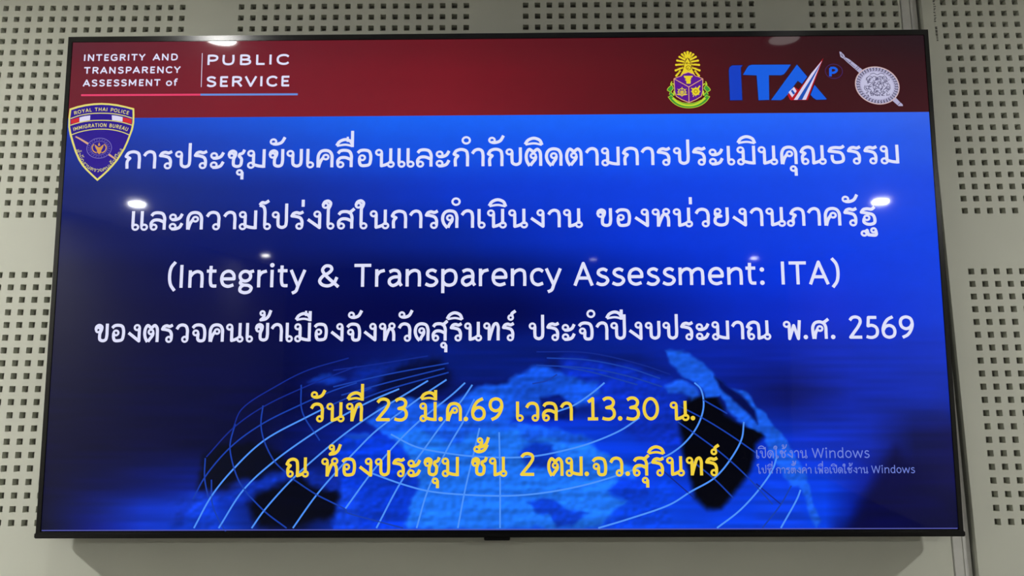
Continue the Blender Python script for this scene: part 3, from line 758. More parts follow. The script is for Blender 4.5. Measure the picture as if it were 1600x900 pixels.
ink.poly([(85.3, 148.2), (96.2, 149.5), (106.7, 152.0), (106.8, 161.2), (96.7, 159.4), (86.3, 158.0)])
ink.build('badge_bar', BW, badge)
ink = Ink(0.50)
write_on_curve(ink, 'ROYAL THAI POLICE', [(11.2, 147.2), (29.2, 142.6), (47.8, 140.2), (64.4, 139.5), (81.1, 140.5), (100.0, 143.2), (118.9, 147.6)], 5.6, 1.2, 14)
ink.build('badge_lettering', BY, badge)
ink = Ink(0.50)
write_on_curve(ink, 'IMMIGRATION BUREAU', [(11.6, 179.6), (29.1, 175.1), (47.6, 172.2), (66.2, 171.3), (85.0, 172.5), (101.8, 175.6), (118.6, 180.8)], 5.8, 1.15, 14)
ink.build('badge_lettering', BY, badge)
ink = Ink(0.50)
write_on_curve(ink, 'สำนักงานตรวจคนเข้าเมือง', [(18.8, 215.7), (25.5, 230.5), (34.6, 244.5), (46.8, 254.7), (61.1, 260.3), (71.4, 259.9), (83.5, 254.9), (97.2, 242.0), (104.8, 230.3), (111.4, 215.1)], 6.0, 0.75, 8)
ink.build('badge_lettering', BY, badge)
ink = Ink(0.45)
ink.ribbon(crom([(17.2, 190.3), (26.2, 195.0), (36.9, 201.5), (45.5, 206.4)], 8), 2.6, 4.2)
ink.build('badge_sword', BT, badge)
ink = Ink(0.45)
ink.ribbon(crom([(81.7, 224.6), (90.3, 230.6), (98.1, 236.1)], 8), 4, 2.6)
ink.build('badge_sword', BT, badge)
ink = Ink(0.48)
ink.disc((64.6, 213.7), 24.29, 19.93)
ink.build('badge_seal', BN, badge)
ink = Ink(0.52)
ink.ribbon([(64.6 + 24.04 * math.cos(a * math.pi / 20), 213.7 + 19.93 * math.sin(a * math.pi / 20)) for a in range(40)], 1, closed=True)
ink.ribbon([(64.6 + 16.44 * math.cos(a * math.pi / 20), 213.7 + 13.95 * math.sin(a * math.pi / 20)) for a in range(40)], 0.7, closed=True)
ink.ribbon([(83.2, 213.8), (85.9, 215.1)], 0.7)
ink.ribbon([(82.8, 218.0), (85.1, 219.8)], 0.7)
ink.ribbon([(81.1, 221.8), (82.8, 224.0)], 0.7)
ink.ribbon([(78.4, 225.1), (79.4, 227.6)], 0.7)
ink.ribbon([(74.7, 227.6), (74.9, 230.2)], 0.7)
ink.ribbon([(70.3, 229.2), (69.7, 231.7)], 0.7)
ink.ribbon([(65.5, 229.7), (64.1, 231.9)], 0.7)
ink.ribbon([(60.7, 229.1), (58.6, 230.9)], 0.7)
ink.ribbon([(56.1, 227.5), (53.5, 228.8)], 0.7)
ink.ribbon([(52.1, 224.9), (49.2, 225.6)], 0.7)
ink.ribbon([(48.9, 221.6), (45.9, 221.6)], 0.7)
ink.ribbon([(46.8, 217.7), (43.8, 217.1)], 0.7)
ink.ribbon([(45.9, 213.6), (43.2, 212.3)], 0.7)
ink.ribbon([(46.3, 209.4), (44.0, 207.6)], 0.7)
ink.ribbon([(48.0, 205.6), (46.3, 203.4)], 0.7)
ink.ribbon([(50.7, 202.3), (49.7, 199.8)], 0.7)
ink.ribbon([(54.4, 199.8), (54.2, 197.2)], 0.7)
ink.ribbon([(58.8, 198.2), (59.4, 195.7)], 0.7)
ink.ribbon([(63.6, 197.7), (65.0, 195.5)], 0.7)
ink.ribbon([(68.5, 198.3), (70.5, 196.5)], 0.7)
ink.ribbon([(73.1, 199.9), (75.6, 198.6)], 0.7)
ink.ribbon([(77.1, 202.5), (80.0, 201.8)], 0.7)
ink.ribbon([(80.2, 205.8), (83.3, 205.8)], 0.7)
ink.ribbon([(82.3, 209.7), (85.3, 210.4)], 0.7)
ink.build('badge_seal_ring', pixel_mat('badge_lavender', (132, 122, 186)), badge)
ink = Ink(0.55)
ink.ribbon(crom([(60.2, 223.2), (53.7, 219.3), (50.8, 211.7), (54.1, 205.4)], 8), 2.2)
ink.poly([(56.5, 206.7), (55.5, 207.9), (57.6, 213.0), (60.6, 218.1), (65.0, 222.0), (64.5, 213.1)])
ink.ribbon(crom([(70.1, 223.3), (76.1, 219.5), (78.1, 211.9), (74.0, 205.5)], 8), 2.2)
ink.poly([(71.9, 206.8), (72.9, 208.1), (71.5, 213.1), (69.0, 218.2), (65.0, 222.0), (64.5, 213.1)])
ink.poly([(62.0, 211.8), (66.9, 211.8), (69.4, 222.0), (65.3, 225.8), (60.7, 221.9)])
ink.disc((64.2, 207.2), 2.12, 2.12)
ink.poly([(62.8, 205.5), (63.9, 201.6), (65.3, 205.5)])
ink.build('badge_bird', BG_, badge)
# gold and purple emblem in the header
EY = pixel_mat('emblem_gold', (228, 206, 40)); EP = pixel_mat('emblem_purple', (88, 20, 142)); EG = pixel_mat('emblem_green', (62, 148, 52)); EL = pixel_mat('emblem_pale_edge', (226, 168, 120)); ED = pixel_mat('emblem_dark', (120, 84, 20)); EH = pixel_mat('emblem_lime', (188, 214, 50))
em = Ink(0.20)
em.poly([(1186.0, 78.6), (1192.1, 67.3), (1197.2, 50.0), (1201.7, 42.1), (1206.0, 50.1), (1210.3, 65.9), (1216.2, 78.5), (1213.0, 75.4), (1202.3, 70.9), (1191.9, 74.4)])
em.ribbon([(1201.7, 41.3), (1202.0, 30.2)], 3.6)
em.disc((1202.0, 30.2), 2.2)
em.ribbon([(1200.5, 42.1), (1196.5, 31.8)], 3.6)
em.disc((1196.5, 31.8), 2.2)
em.ribbon([(1198.9, 43.7), (1191.3, 34.8)], 3.6)
em.disc((1191.3, 34.8), 2.2)
em.ribbon([(1197.6, 46.0), (1186.3, 39.8)], 3.6)
em.disc((1186.3, 39.8), 2.2)
em.ribbon([(1196.4, 50.0), (1181.8, 47.0)], 3.6)
em.disc((1181.8, 47.0), 2.2)
em.ribbon([(1195.5, 54.7), (1179.4, 55.8)], 3.6)
em.disc((1179.4, 55.8), 2.2)
em.ribbon([(1193.0, 61.0), (1178.2, 66.9)], 3.6)
em.disc((1178.2, 66.9), 2.2)
em.ribbon([(1187.6, 67.3), (1179.1, 77.5)], 3.6)
em.disc((1179.1, 77.5), 2.2)
em.ribbon([(1202.3, 41.3), (1202.6, 30.2)], 3.6)
em.disc((1202.6, 30.2), 2.2)
em.ribbon([(1203.5, 42.1), (1208.1, 31.9)], 3.6)
em.disc((1208.1, 31.9), 2.2)
em.ribbon([(1204.9, 43.7), (1213.1, 34.9)], 3.6)
em.disc((1213.1, 34.9), 2.2)
em.ribbon([(1206.1, 46.1), (1217.8, 40.0)], 3.6)
em.disc((1217.8, 40.0), 2.2)
em.ribbon([(1207.0, 50.1), (1221.8, 47.4)], 3.6)
em.disc((1221.8, 47.4), 2.2)
em.ribbon([(1207.6, 54.8), (1223.6, 56.2)], 3.6)
em.disc((1223.6, 56.2), 2.2)
em.ribbon([(1209.7, 61.1), (1224.1, 67.3)], 3.6)
em.disc((1224.1, 67.3), 2.2)
em.ribbon([(1214.8, 67.5), (1222.6, 77.8)], 3.6)
em.disc((1222.6, 77.8), 2.2)
em = em.build('gold_emblem', EY); em['label'] = 'gold sunburst emblem over a purple cube with green ribbon'
ink = Ink(0.26)
ink.ribbon([(1199.6, 46.8), (1193.8, 37.3)], 0.7)
ink.ribbon([(1197.9, 50.8), (1187.7, 43.3)], 0.7)
ink.ribbon([(1196.2, 55.5), (1182.9, 51.5)], 0.7)
ink.ribbon([(1194.6, 61.0), (1181.4, 61.2)], 0.7)
ink.ribbon([(1189.8, 68.9), (1180.1, 72.3)], 0.7)
ink.ribbon([(1204.1, 46.9), (1210.5, 37.4)], 0.7)
ink.ribbon([(1205.5, 50.8), (1216.2, 43.5)], 0.7)
ink.ribbon([(1206.8, 55.6), (1220.4, 51.8)], 0.7)
ink.ribbon([(1208.2, 61.1), (1221.3, 61.6)], 0.7)
ink.ribbon([(1212.4, 69.1), (1221.8, 72.6)], 0.7)
ink.ribbon(crom([(1198.3, 63.4), (1199.1, 59.5), (1203.0, 57.9), (1207.4, 60.3), (1207.3, 64.6), (1202.7, 66.1), (1199.7, 64.5), (1201.6, 62.3), (1204.3, 62.7)], 8), 1.2)
ink.ribbon(crom([(1197.1, 53.1), (1201.7, 50.8), (1199.3, 54.0), (1204.6, 53.2), (1207.6, 54.8)], 8), 1)
ink.build('emblem_groove', ED, em)
ink = Ink(0.24)
ink.poly([(1174.2, 83.7), (1182.6, 80.1), (1190.3, 77.5), (1196.4, 72.9), (1202.3, 70.9), (1208.5, 73.0), (1214.4, 77.7), (1221.9, 80.2), (1230.1, 84.2), (1228.7, 110.0), (1225.8, 119.4), (1215.8, 125.6), (1201.8, 131.7), (1187.3, 125.3), (1177.7, 119.0), (1175.1, 109.6)])
ink.build('emblem_cube', EP, em)
ink = Ink(0.30)
ink.ribbon([(1174.2, 83.7), (1182.6, 80.1), (1188.7, 78.3), (1191.9, 74.4), (1202.3, 70.9), (1212.3, 74.6), (1215.9, 78.5), (1221.9, 80.2), (1230.1, 84.2)], 1.3)
ink.ribbon([(1174.2, 83.7), (1175.1, 109.6), (1177.7, 119.0), (1187.3, 125.3), (1201.8, 131.7), (1215.8, 125.6), (1225.8, 119.4), (1228.7, 110.0), (1230.1, 84.2)], 1.5)
ink.ribbon([(1174.2, 83.7), (1202.4, 100.4), (1230.1, 84.2)], 1.4)
ink.ribbon([(1202.4, 100.4), (1201.8, 131.7)], 1.4)
ink.build('emblem_edge', EL, em)
ink = Ink(0.32)
ink.poly([(1193.3, 78.0), (1211.4, 78.2), (1209.8, 81.0), (1207.0, 81.9), (1207.9, 84.8), (1206.0, 85.7), (1206.5, 88.7), (1206.0, 93.9), (1198.1, 93.8), (1198.1, 88.6), (1195.3, 86.2), (1197.6, 84.7), (1194.4, 81.5)])
ink.ribbon([(1188.9 + 6.97 * math.cos(a * math.pi / 20), 110.5 + 6.97 * math.sin(a * math.pi / 20)) for a in range(40)], 1.3, closed=True)
ink.ribbon([(1189.3, 100.3), (1188.6, 119.9)], 1.3)
ink.ribbon([(1179.9, 110.4), (1198.3, 110.6)], 1)
ink.ribbon([(1180.4, 104.2), (1197.4, 116.0)], 1)
ink.ribbon([(1197.7, 104.3), (1180.3, 115.9)], 1)
ink.ribbon(crom([(1178.9, 114.6), (1183.8, 115.9), (1188.8, 113.6), (1193.9, 116.0), (1198.9, 114.8)], 8), 1.6)
ink.disc((1215.6, 109.6), 7.72, 7.72)
ink.ribbon([(1206.8, 102.8), (1212.0, 106.8)], 1.6)
ink.ribbon([(1224.3, 98.2), (1219.6, 103.7)], 2.6)
ink.ribbon([(1213.2, 115.4), (1210.0, 120.1)], 1.4)
ink.ribbon([(1222.4, 109.7), (1225.0, 109.7)], 1.2)
ink.ribbon([(1220.3, 114.7), (1222.0, 116.5)], 1.2)
ink.ribbon([(1215.4, 116.7), (1215.3, 119.3)], 1.2)
ink.ribbon([(1210.6, 114.6), (1208.8, 116.4)], 1.2)
ink.ribbon([(1208.8, 109.6), (1206.3, 109.5)], 1.2)
ink.ribbon([(1211.0, 104.6), (1209.2, 102.7)], 1.2)
ink.ribbon([(1215.9, 102.6), (1215.9, 99.9)], 1.2)
ink.ribbon([(1220.6, 104.6), (1222.5, 102.8)], 1.2)
ink.build('emblem_symbol', EY, em)
ink = Ink(0.34)
ink.ribbon([(1215.6 + 3.24 * math.cos(a * math.pi / 20), 109.6 + 3.24 * math.sin(a * math.pi / 20)) for a in range(40)], 1, closed=True)
ink.build('emblem_symbol', ED, em)
ink = Ink(0.22)
ink.poly([(1161.8, 120.1), (1167.9, 117.4), (1177.5, 126.0), (1188.6, 131.6), (1201.8, 133.6), (1214.1, 131.8), (1226.4, 126.4), (1235.7, 117.9), (1242.4, 119.8), (1235.3, 129.6), (1222.9, 138.1), (1210.8, 141.9), (1201.5, 142.6), (1191.3, 141.4), (1179.4, 137.5), (1169.1, 129.6)])
ink.poly([(1160.7, 105.6), (1165.5, 99.3), (1170.8, 97.0), (1174.4, 103.3), (1168.2, 109.5), (1174.0, 115.9), (1169.4, 120.5), (1164.2, 115.8), (1166.6, 111.1)])
ink.poly([(1243.6, 106.2), (1239.3, 99.9), (1234.1, 97.5), (1230.1, 103.8), (1235.9, 110.1), (1229.7, 116.3), (1234.1, 121.0), (1239.5, 116.4), (1237.4, 111.7)])
ink.build('emblem_ribbon', EG, em)
ink = Ink(0.28)
ink.ribbon(crom([(1170.8, 122.1), (1179.6, 130.7), (1191.5, 136.0), (1201.6, 137.2), (1211.7, 136.1), (1223.2, 131.1), (1233.3, 122.6)], 8), 4)
ink.build('emblem_ribbon', EH, em)
ink = Ink(0.30)
ink.ribbon(crom([(1161.8, 120.1), (1169.1, 129.6), (1179.4, 137.5), (1191.3, 141.4), (1201.5, 142.3), (1210.8, 141.6), (1222.9, 138.1), (1235.3, 129.6), (1242.4, 119.8)], 8), 1.1)
ink.ribbon([(1161.8, 120.1), (1167.9, 117.4), (1177.5, 126.0), (1188.6, 131.6), (1201.8, 133.6), (1214.1, 131.8), (1226.4, 126.4), (1235.7, 117.9), (1242.4, 119.8)], 0.9)
ink.ribbon(crom([(1174.0, 116.6), (1168.2, 109.5), (1172.1, 103.3), (1170.1, 97.0), (1164.7, 100.1), (1160.7, 106.4), (1165.9, 110.3), (1164.2, 115.0)], 8), 1.1)
ink.ribbon(crom([(1174.6, 97.1), (1172.4, 93.9), (1167.8, 95.4), (1170.3, 89.2)], 8), 2)
ink.ribbon(crom([(1173.2, 117.4), (1174.2, 108.0)], 8), 3)
ink.ribbon(crom([(1229.7, 117.1), (1235.9, 110.1), (1232.4, 103.8), (1234.9, 97.5), (1240.0, 100.7), (1243.6, 107.0), (1238.2, 110.9), (1239.5, 115.6)], 8), 1.1)
ink.ribbon(crom([(1230.3, 97.5), (1232.7, 94.4), (1237.2, 96.0), (1235.1, 89.7)], 8), 2)
ink.ribbon(crom([(1230.4, 117.9), (1230.0, 108.5)], 8), 3)
ink.build('emblem_ribbon_edge', EH, em)
# blue logo letters with a flag stripe
IB = pixel_mat('logo_blue', (18, 92, 222)); IBD = pixel_mat('logo_deep_blue', (14, 60, 190)); IDK = pixel_mat('logo_navy', (30, 22, 62)); IR = pixel_mat('logo_red', (176, 18, 32)); IW = pixel_mat('logo_white', (214, 208, 236)); IF = pixel_mat('logo_flag_blue', (26, 78, 176)); IP = pixel_mat('logo_rose', (150, 70, 120))
ita = Ink(0.18)
ita.ribbon([(1280.9, 127.6), (1280.9, 68.0), (1282.7, 61.7), (1287.4, 58.0), (1307.8, 57.7), (1304.1, 61.9), (1303.9, 68.2), (1304.2, 127.5)], 2.6, closed=True)
ita.ribbon([(1307.8, 76.9), (1315.8, 63.6), (1319.8, 58.6), (1325.2, 57.0), (1400.9, 57.2), (1390.9, 71.3), (1386.2, 76.4), (1380.8, 78.3), (1357.4, 78.1), (1356.0, 127.4), (1335.7, 128.0), (1334.1, 78.2)], 2.6, closed=True)
ita.ribbon([(1359.7, 127.9), (1412.7, 57.3), (1431.1, 81.8), (1420.6, 95.9), (1412.6, 89.8), (1405.4, 98.9), (1393.4, 115.2), (1383.9, 125.3), (1378.5, 128.1)], 2.6, closed=True)
ita.ribbon([(1444.5, 98.4), (1466.3, 126.7), (1464.8, 127.5), (1446.7, 128.0), (1440.9, 124.2), (1436.0, 117.9)], 2.6, closed=True)
ita = ita.build('letter_logo', IDK); ita['label'] = 'blue letters ITA crossed by a red, white and blue stripe'
ink = Ink(0.24)
ink.poly([(1280.9, 127.6), (1280.9, 68.0), (1282.7, 61.7), (1287.4, 58.0), (1307.8, 57.7), (1304.1, 61.9), (1303.9, 68.2), (1304.2, 127.5)])
ink.build('logo_letter', IBD, ita)
ink = Ink(0.24)
ink.poly([(1307.8, 76.9), (1315.8, 63.6), (1319.8, 58.6), (1325.2, 57.0), (1400.9, 57.2), (1390.9, 71.3), (1386.2, 76.4), (1380.8, 78.3), (1357.4, 78.1), (1356.0, 127.4), (1335.7, 128.0), (1334.1, 78.2)])
ink.build('logo_letter', IB, ita)
ink = Ink(0.24)
ink.poly([(1359.7, 127.9), (1412.7, 57.3), (1431.1, 81.8), (1420.6, 95.9), (1412.6, 89.8), (1405.4, 98.9), (1393.4, 115.2), (1383.9, 125.3), (1378.5, 128.1)])
ink.poly([(1444.5, 98.4), (1466.3, 126.7), (1464.8, 127.5), (1446.7, 128.0), (1440.9, 124.2), (1436.0, 117.9)])
ink.build('logo_letter', IB, ita)
ink = Ink(0.28)
ink.poly([(1397.2, 128.2), (1464.3, 44.3), (1429.9, 128.5)])
ink.poly([(1391.7, 117.5), (1406.0, 102.0), (1413.2, 107.6), (1400.2, 128.8), (1395.8, 127.7)])
ink.build('logo_stripe', IR, ita)
ink = Ink(0.30)
ink.poly([(1403.3, 127.9), (1438.9, 75.6), (1461.3, 49.8), (1457.9, 56.9), (1426.7, 127.8)])
ink.poly([(1393.8, 112.6), (1404.8, 102.0), (1409.5, 110.5), (1400.5, 123.1)])
ink.build('logo_stripe', IW, ita)
ink = Ink(0.32)
ink.poly([(1410.1, 128.0), (1441.7, 80.4), (1459.7, 52.5), (1455.4, 61.6), (1419.2, 127.7)])
ink.poly([(1398.4, 110.1), (1401.3, 107.0), (1406.6, 114.8), (1402.8, 117.6)])
ink.build('logo_stripe', IF, ita)
ink = Ink(0.22)
ink.ribbon([(1483.1 + 16.44 * math.cos(a * math.pi / 20), 71.3 + 14.45 * math.sin(a * math.pi / 20)) for a in range(40)], 1.3, closed=True)
ink.build('logo_ring', pixel_mat('logo_ring_violet', (62, 36, 96)), ita)
ink = Ink(0.26)
ink.ribbon([(1475.9, 81.4), (1476.8, 64.9)], 5)
ink.ribbon(crom([(1476.4, 64.6), (1484.7, 64.7), (1488.6, 68.9), (1484.2, 73.6), (1477.4, 74.4)], 8), 4.6)
ink.build('logo_letter', IB, ita)
# silver round shield and sword
SS = pixel_mat('silver_pixels', (172, 168, 200)); SL = pixel_mat('silver_light_pixels', (192, 190, 218)); SD = pixel_mat('silver_dark_pixels', (74, 70, 92)); SE = pixel_mat('silver_edge_pixels', (206, 178, 178))
shield = Ink(0.20)
shield.poly([(1605.3, 114.8), (1603.2, 119.3), (1600.5, 123.4), (1597.2, 127.2), (1593.3, 130.5), (1588.9, 133.3), (1584.1, 135.5), (1579.0, 137.1), (1573.7, 138.1), (1568.2, 138.5), (1562.6, 138.2), (1557.1, 137.2), (1551.7, 135.7), (1546.6, 133.5), (1541.7, 130.8), (1537.2, 127.6), (1533.2, 123.8), (1529.8, 119.7), (1526.9, 115.3), (1524.7, 110.6), (1523.2, 105.7), (1522.4, 100.7), (1522.3, 95.8), (1522.9, 90.8), (1524.3, 86.1), (1526.4, 81.6), (1529.1, 77.4), (1532.4, 73.7), (1536.3, 70.3), (1540.7, 67.5), (1545.5, 65.3), (1550.6, 63.6), (1556.0, 62.6), (1561.5, 62.3), (1567.1, 62.5), (1572.7, 63.5), (1578.1, 65.1), (1583.3, 67.3), (1588.1, 70.0), (1592.6, 73.3), (1596.6, 77.0), (1600.0, 81.2), (1602.9, 85.6), (1605.0, 90.4), (1606.5, 95.2), (1607.3, 100.2), (1607.4, 105.2), (1606.7, 110.1)])
shield = shield.build('shield_emblem', SE); shield['label'] = 'silver round shield with a sword behind it'
ink = Ink(0.18)
ink.poly([(1495.7, 31.6), (1499.0, 32.3), (1504.4, 38.3), (1506.4, 43.1), (1513.7, 47.1), (1530.2, 61.4), (1539.1, 69.4), (1531.7, 75.1), (1523.9, 66.9), (1512.4, 55.8), (1503.9, 47.0), (1497.4, 42.2)])
ink.build('emblem_sword', SS, shield)
ink = Ink(0.18)
ink.poly([(1591.3, 130.3), (1599.1, 125.4), (1606.5, 134.0), (1611.0, 138.3), (1611.5, 141.9), (1603.3, 141.8)])
ink.build('emblem_sword', SS, shield)
ink = Ink(0.22)
ink.ribbon([(1497.7, 36.7), (1501.2, 41.5)], 1)
ink.ribbon([(1501.7, 46.2), (1506.4, 43.1)], 1)
ink.ribbon([(1513.2, 55.8), (1517.9, 51.9)], 1)
ink.ribbon([(1523.9, 66.9), (1530.2, 61.4)], 1)
ink.ribbon([(1526.7, 69.3), (1533.1, 63.8)], 1)
ink.ribbon([(1505.4, 46.2), (1524.0, 63.7)], 1)
ink.ribbon([(1500.0, 35.1), (1502.6, 43.1)], 1)
ink.build('sword_groove', SD, shield)
ink = Ink(0.22)
ink.ribbon([(1602.0, 139.5), (1606.8, 134.8)], 1)
ink.build('sword_groove', SD, shield)
ink = Ink(0.24)
ink.poly([(1603.6, 114.2), (1601.7, 118.4), (1599.1, 122.4), (1595.9, 126.0), (1592.2, 129.1), (1588.0, 131.7), (1583.4, 133.8), (1578.5, 135.4), (1573.4, 136.3), (1568.2, 136.6), (1562.8, 136.3), (1557.5, 135.4), (1552.4, 133.9), (1547.4, 131.9), (1542.8, 129.3), (1538.5, 126.1), (1534.6, 122.6), (1531.3, 118.7), (1528.6, 114.5), (1526.5, 110.0), (1525.0, 105.3), (1524.2, 100.6), (1524.1, 95.9), (1524.7, 91.2), (1526.0, 86.7), (1527.9, 82.4), (1530.5, 78.5), (1533.7, 74.9), (1537.4, 71.7), (1541.6, 69.1), (1546.2, 67.0), (1551.1, 65.4), (1556.3, 64.5), (1561.5, 64.1), (1566.9, 64.4), (1572.2, 65.3), (1577.4, 66.9), (1582.4, 69.0), (1587.1, 71.6), (1591.3, 74.7), (1595.2, 78.3), (1598.5, 82.2), (1601.2, 86.5), (1603.3, 91.0), (1604.8, 95.6), (1605.5, 100.4), (1605.6, 105.1), (1604.9, 109.7)])
ink.build('shield_rim', SS, shield)
ink = Ink(0.28)
ink.poly([(1594.7, 111.0), (1593.2, 114.3), (1591.2, 117.3), (1588.8, 120.0), (1585.9, 122.4), (1582.7, 124.4), (1579.2, 126.0), (1575.5, 127.1), (1571.5, 127.8), (1567.5, 128.0), (1563.4, 127.8), (1559.3, 127.1), (1555.3, 125.9), (1551.5, 124.4), (1548.0, 122.4), (1544.7, 120.0), (1541.7, 117.3), (1539.1, 114.3), (1537.0, 111.0), (1535.4, 107.6), (1534.2, 104.1), (1533.6, 100.5), (1533.5, 96.9), (1534.0, 93.3), (1534.9, 89.9), (1536.4, 86.6), (1538.4, 83.6), (1540.9, 80.9), (1543.7, 78.5), (1546.9, 76.5), (1550.4, 74.9), (1554.2, 73.7), (1558.2, 73.0), (1562.2, 72.8), (1566.3, 73.0), (1570.4, 73.7), (1574.4, 74.9), (1578.2, 76.5), (1581.8, 78.5), (1585.1, 80.9), (1588.1, 83.7), (1590.6, 86.7), (1592.8, 89.9), (1594.4, 93.3), (1595.5, 96.9), (1596.1, 100.5), (1596.2, 104.1), (1595.7, 107.6)])
ink.build('shield_face', SL, shield)
ink = Ink(0.32)
ink.ribbon(crom([(1597.1, 110.4), (1598.6, 113.4), (1601.6, 112.8), (1601.7, 115.7)], 8), 1.5)
ink.ribbon(crom([(1595.4, 114.6), (1596.3, 117.8), (1599.4, 117.6), (1599.0, 120.5)], 8), 1.5)
ink.ribbon(crom([(1592.9, 118.5), (1593.3, 121.8), (1596.3, 122.0), (1595.4, 124.7)], 8), 1.5)
ink.ribbon(crom([(1589.7, 122.0), (1589.5, 125.2), (1592.5, 125.8), (1591.1, 128.4)], 8), 1.5)
ink.ribbon(crom([(1585.9, 124.9), (1585.1, 128.0), (1588.0, 129.0), (1586.2, 131.4)], 8), 1.5)
ink.ribbon(crom([(1581.6, 127.2), (1580.2, 130.2), (1583.0, 131.6), (1580.7, 133.6)], 8), 1.5)
ink.ribbon(crom([(1576.8, 128.9), (1575.0, 131.6), (1577.5, 133.3), (1574.9, 135.0)], 8), 1.5)
ink.ribbon(crom([(1571.8, 129.9), (1569.5, 132.2), (1571.7, 134.3), (1568.8, 135.5)], 8), 1.5)
ink.ribbon(crom([(1566.6, 130.1), (1563.9, 132.1), (1565.7, 134.4), (1562.6, 135.2)], 8), 1.5)
ink.ribbon(crom([(1561.4, 129.6), (1558.3, 131.2), (1559.7, 133.7), (1556.4, 134.1)], 8), 1.5)
ink.ribbon(crom([(1556.2, 128.5), (1552.9, 129.5), (1553.8, 132.2), (1550.5, 132.1)], 8), 1.5)
ink.ribbon(crom([(1551.3, 126.6), (1547.7, 127.2), (1548.3, 129.9), (1544.9, 129.3)], 8), 1.5)
ink.ribbon(crom([(1546.7, 124.0), (1543.0, 124.1), (1543.1, 126.9), (1539.8, 125.8)], 8), 1.5)
ink.ribbon(crom([(1542.5, 120.9), (1538.8, 120.5), (1538.4, 123.2), (1535.4, 121.7)], 8), 1.5)
ink.ribbon(crom([(1538.9, 117.3), (1535.3, 116.4), (1534.4, 118.9), (1531.6, 117.1)], 8), 1.5)
ink.ribbon(crom([(1535.9, 113.3), (1532.5, 111.9), (1531.1, 114.2), (1528.7, 112.1)], 8), 1.5)
ink.ribbon(crom([(1533.6, 108.9), (1530.4, 107.1), (1528.7, 109.2), (1526.6, 106.7)], 8), 1.5)
ink.ribbon(crom([(1532.1, 104.4), (1529.3, 102.1), (1527.1, 104.0), (1525.5, 101.3)], 8), 1.5)
ink.ribbon(crom([(1531.4, 99.7), (1529.0, 97.1), (1526.5, 98.6), (1525.3, 95.7)], 8), 1.5)
ink.ribbon(crom([(1531.6, 95.1), (1529.5, 92.2), (1526.8, 93.3), (1526.2, 90.3)], 8), 1.5)
ink.ribbon(crom([(1532.5, 90.6), (1531.0, 87.5), (1528.1, 88.2), (1527.9, 85.2)], 8), 1.5)
ink.ribbon(crom([(1534.3, 86.3), (1533.3, 83.1), (1530.3, 83.3), (1530.6, 80.4)], 8), 1.5)
ink.ribbon(crom([(1536.8, 82.4), (1536.4, 79.1), (1533.3, 78.9), (1534.2, 76.1)], 8), 1.5)
ink.ribbon(crom([(1540.0, 78.9), (1540.1, 75.6), (1537.1, 75.0), (1538.5, 72.4)], 8), 1.5)
ink.ribbon(crom([(1543.8, 76.0), (1544.5, 72.8), (1541.6, 71.8), (1543.4, 69.4)], 8), 1.5)
ink.ribbon(crom([(1548.1, 73.6), (1549.4, 70.6), (1546.6, 69.2), (1548.9, 67.2)], 8), 1.5)
ink.ribbon(crom([(1552.8, 71.9), (1554.7, 69.2), (1552.2, 67.5), (1554.8, 65.8)], 8), 1.5)
ink.ribbon(crom([(1557.9, 71.0), (1560.2, 68.6), (1558.0, 66.5), (1560.9, 65.2)], 8), 1.5)
ink.ribbon(crom([(1563.1, 70.7), (1565.9, 68.7), (1564.0, 66.4), (1567.1, 65.6)], 8), 1.5)
ink.ribbon(crom([(1568.4, 71.2), (1571.5, 69.6), (1570.0, 67.1), (1573.3, 66.7)], 8), 1.5)
ink.ribbon(crom([(1573.5, 72.4), (1576.9, 71.3), (1575.9, 68.6), (1579.3, 68.7)], 8), 1.5)
ink.ribbon(crom([(1578.5, 74.3), (1582.1, 73.7), (1581.5, 71.0), (1584.9, 71.5)], 8), 1.5)
ink.ribbon(crom([(1583.1, 76.8), (1586.8, 76.7), (1586.8, 74.0), (1590.0, 75.0)], 8), 1.5)
ink.ribbon(crom([(1587.3, 80.0), (1591.0, 80.4), (1591.4, 77.7), (1594.5, 79.2)], 8), 1.5)
ink.ribbon(crom([(1590.9, 83.6), (1594.5, 84.5), (1595.4, 82.0), (1598.2, 83.8)], 8), 1.5)
ink.ribbon(crom([(1593.9, 87.6), (1597.3, 89.0), (1598.7, 86.7), (1601.1, 88.9)], 8), 1.5)
ink.ribbon(crom([(1596.1, 92.0), (1599.3, 93.8), (1601.1, 91.7), (1603.2, 94.2)], 8), 1.5)
ink.ribbon(crom([(1597.6, 96.6), (1600.5, 98.8), (1602.6, 97.0), (1604.2, 99.7)], 8), 1.5)
ink.ribbon(crom([(1598.3, 101.2), (1600.7, 103.8), (1603.2, 102.3), (1604.4, 105.2)], 8), 1.5)
ink.ribbon(crom([(1598.1, 105.9), (1600.1, 108.7), (1602.8, 107.6), (1603.5, 110.6)], 8), 1.5)
ink.build('shield_ornament', SD, shield)
ink = Ink(0.34)
ink.ribbon(crom([(1551.8, 78.1), (1559.4, 75.8), (1566.2, 79.0), (1573.0, 75.9), (1580.3, 78.3)], 8), 1.2)
ink.ribbon(crom([(1554.4, 84.4), (1560.6, 82.1), (1565.8, 84.5), (1571.4, 82.2), (1577.2, 84.6)], 8), 1.2)
ink.ribbon(crom([(1545.3, 85.9), (1551.6, 81.2), (1557.3, 86.0)], 8), 1.2)
ink.ribbon(crom([(1584.3, 86.2), (1580.1, 81.5), (1573.8, 86.1)], 8), 1.2)
ink.ribbon(crom([(1546.2, 96.9), (1550.9, 93.8), (1556.7, 97.0), (1562.9, 93.9)], 8), 1.2)
ink.ribbon(crom([(1582.2, 97.2), (1579.4, 94.0), (1573.2, 97.1), (1567.4, 93.9)], 8), 1.2)
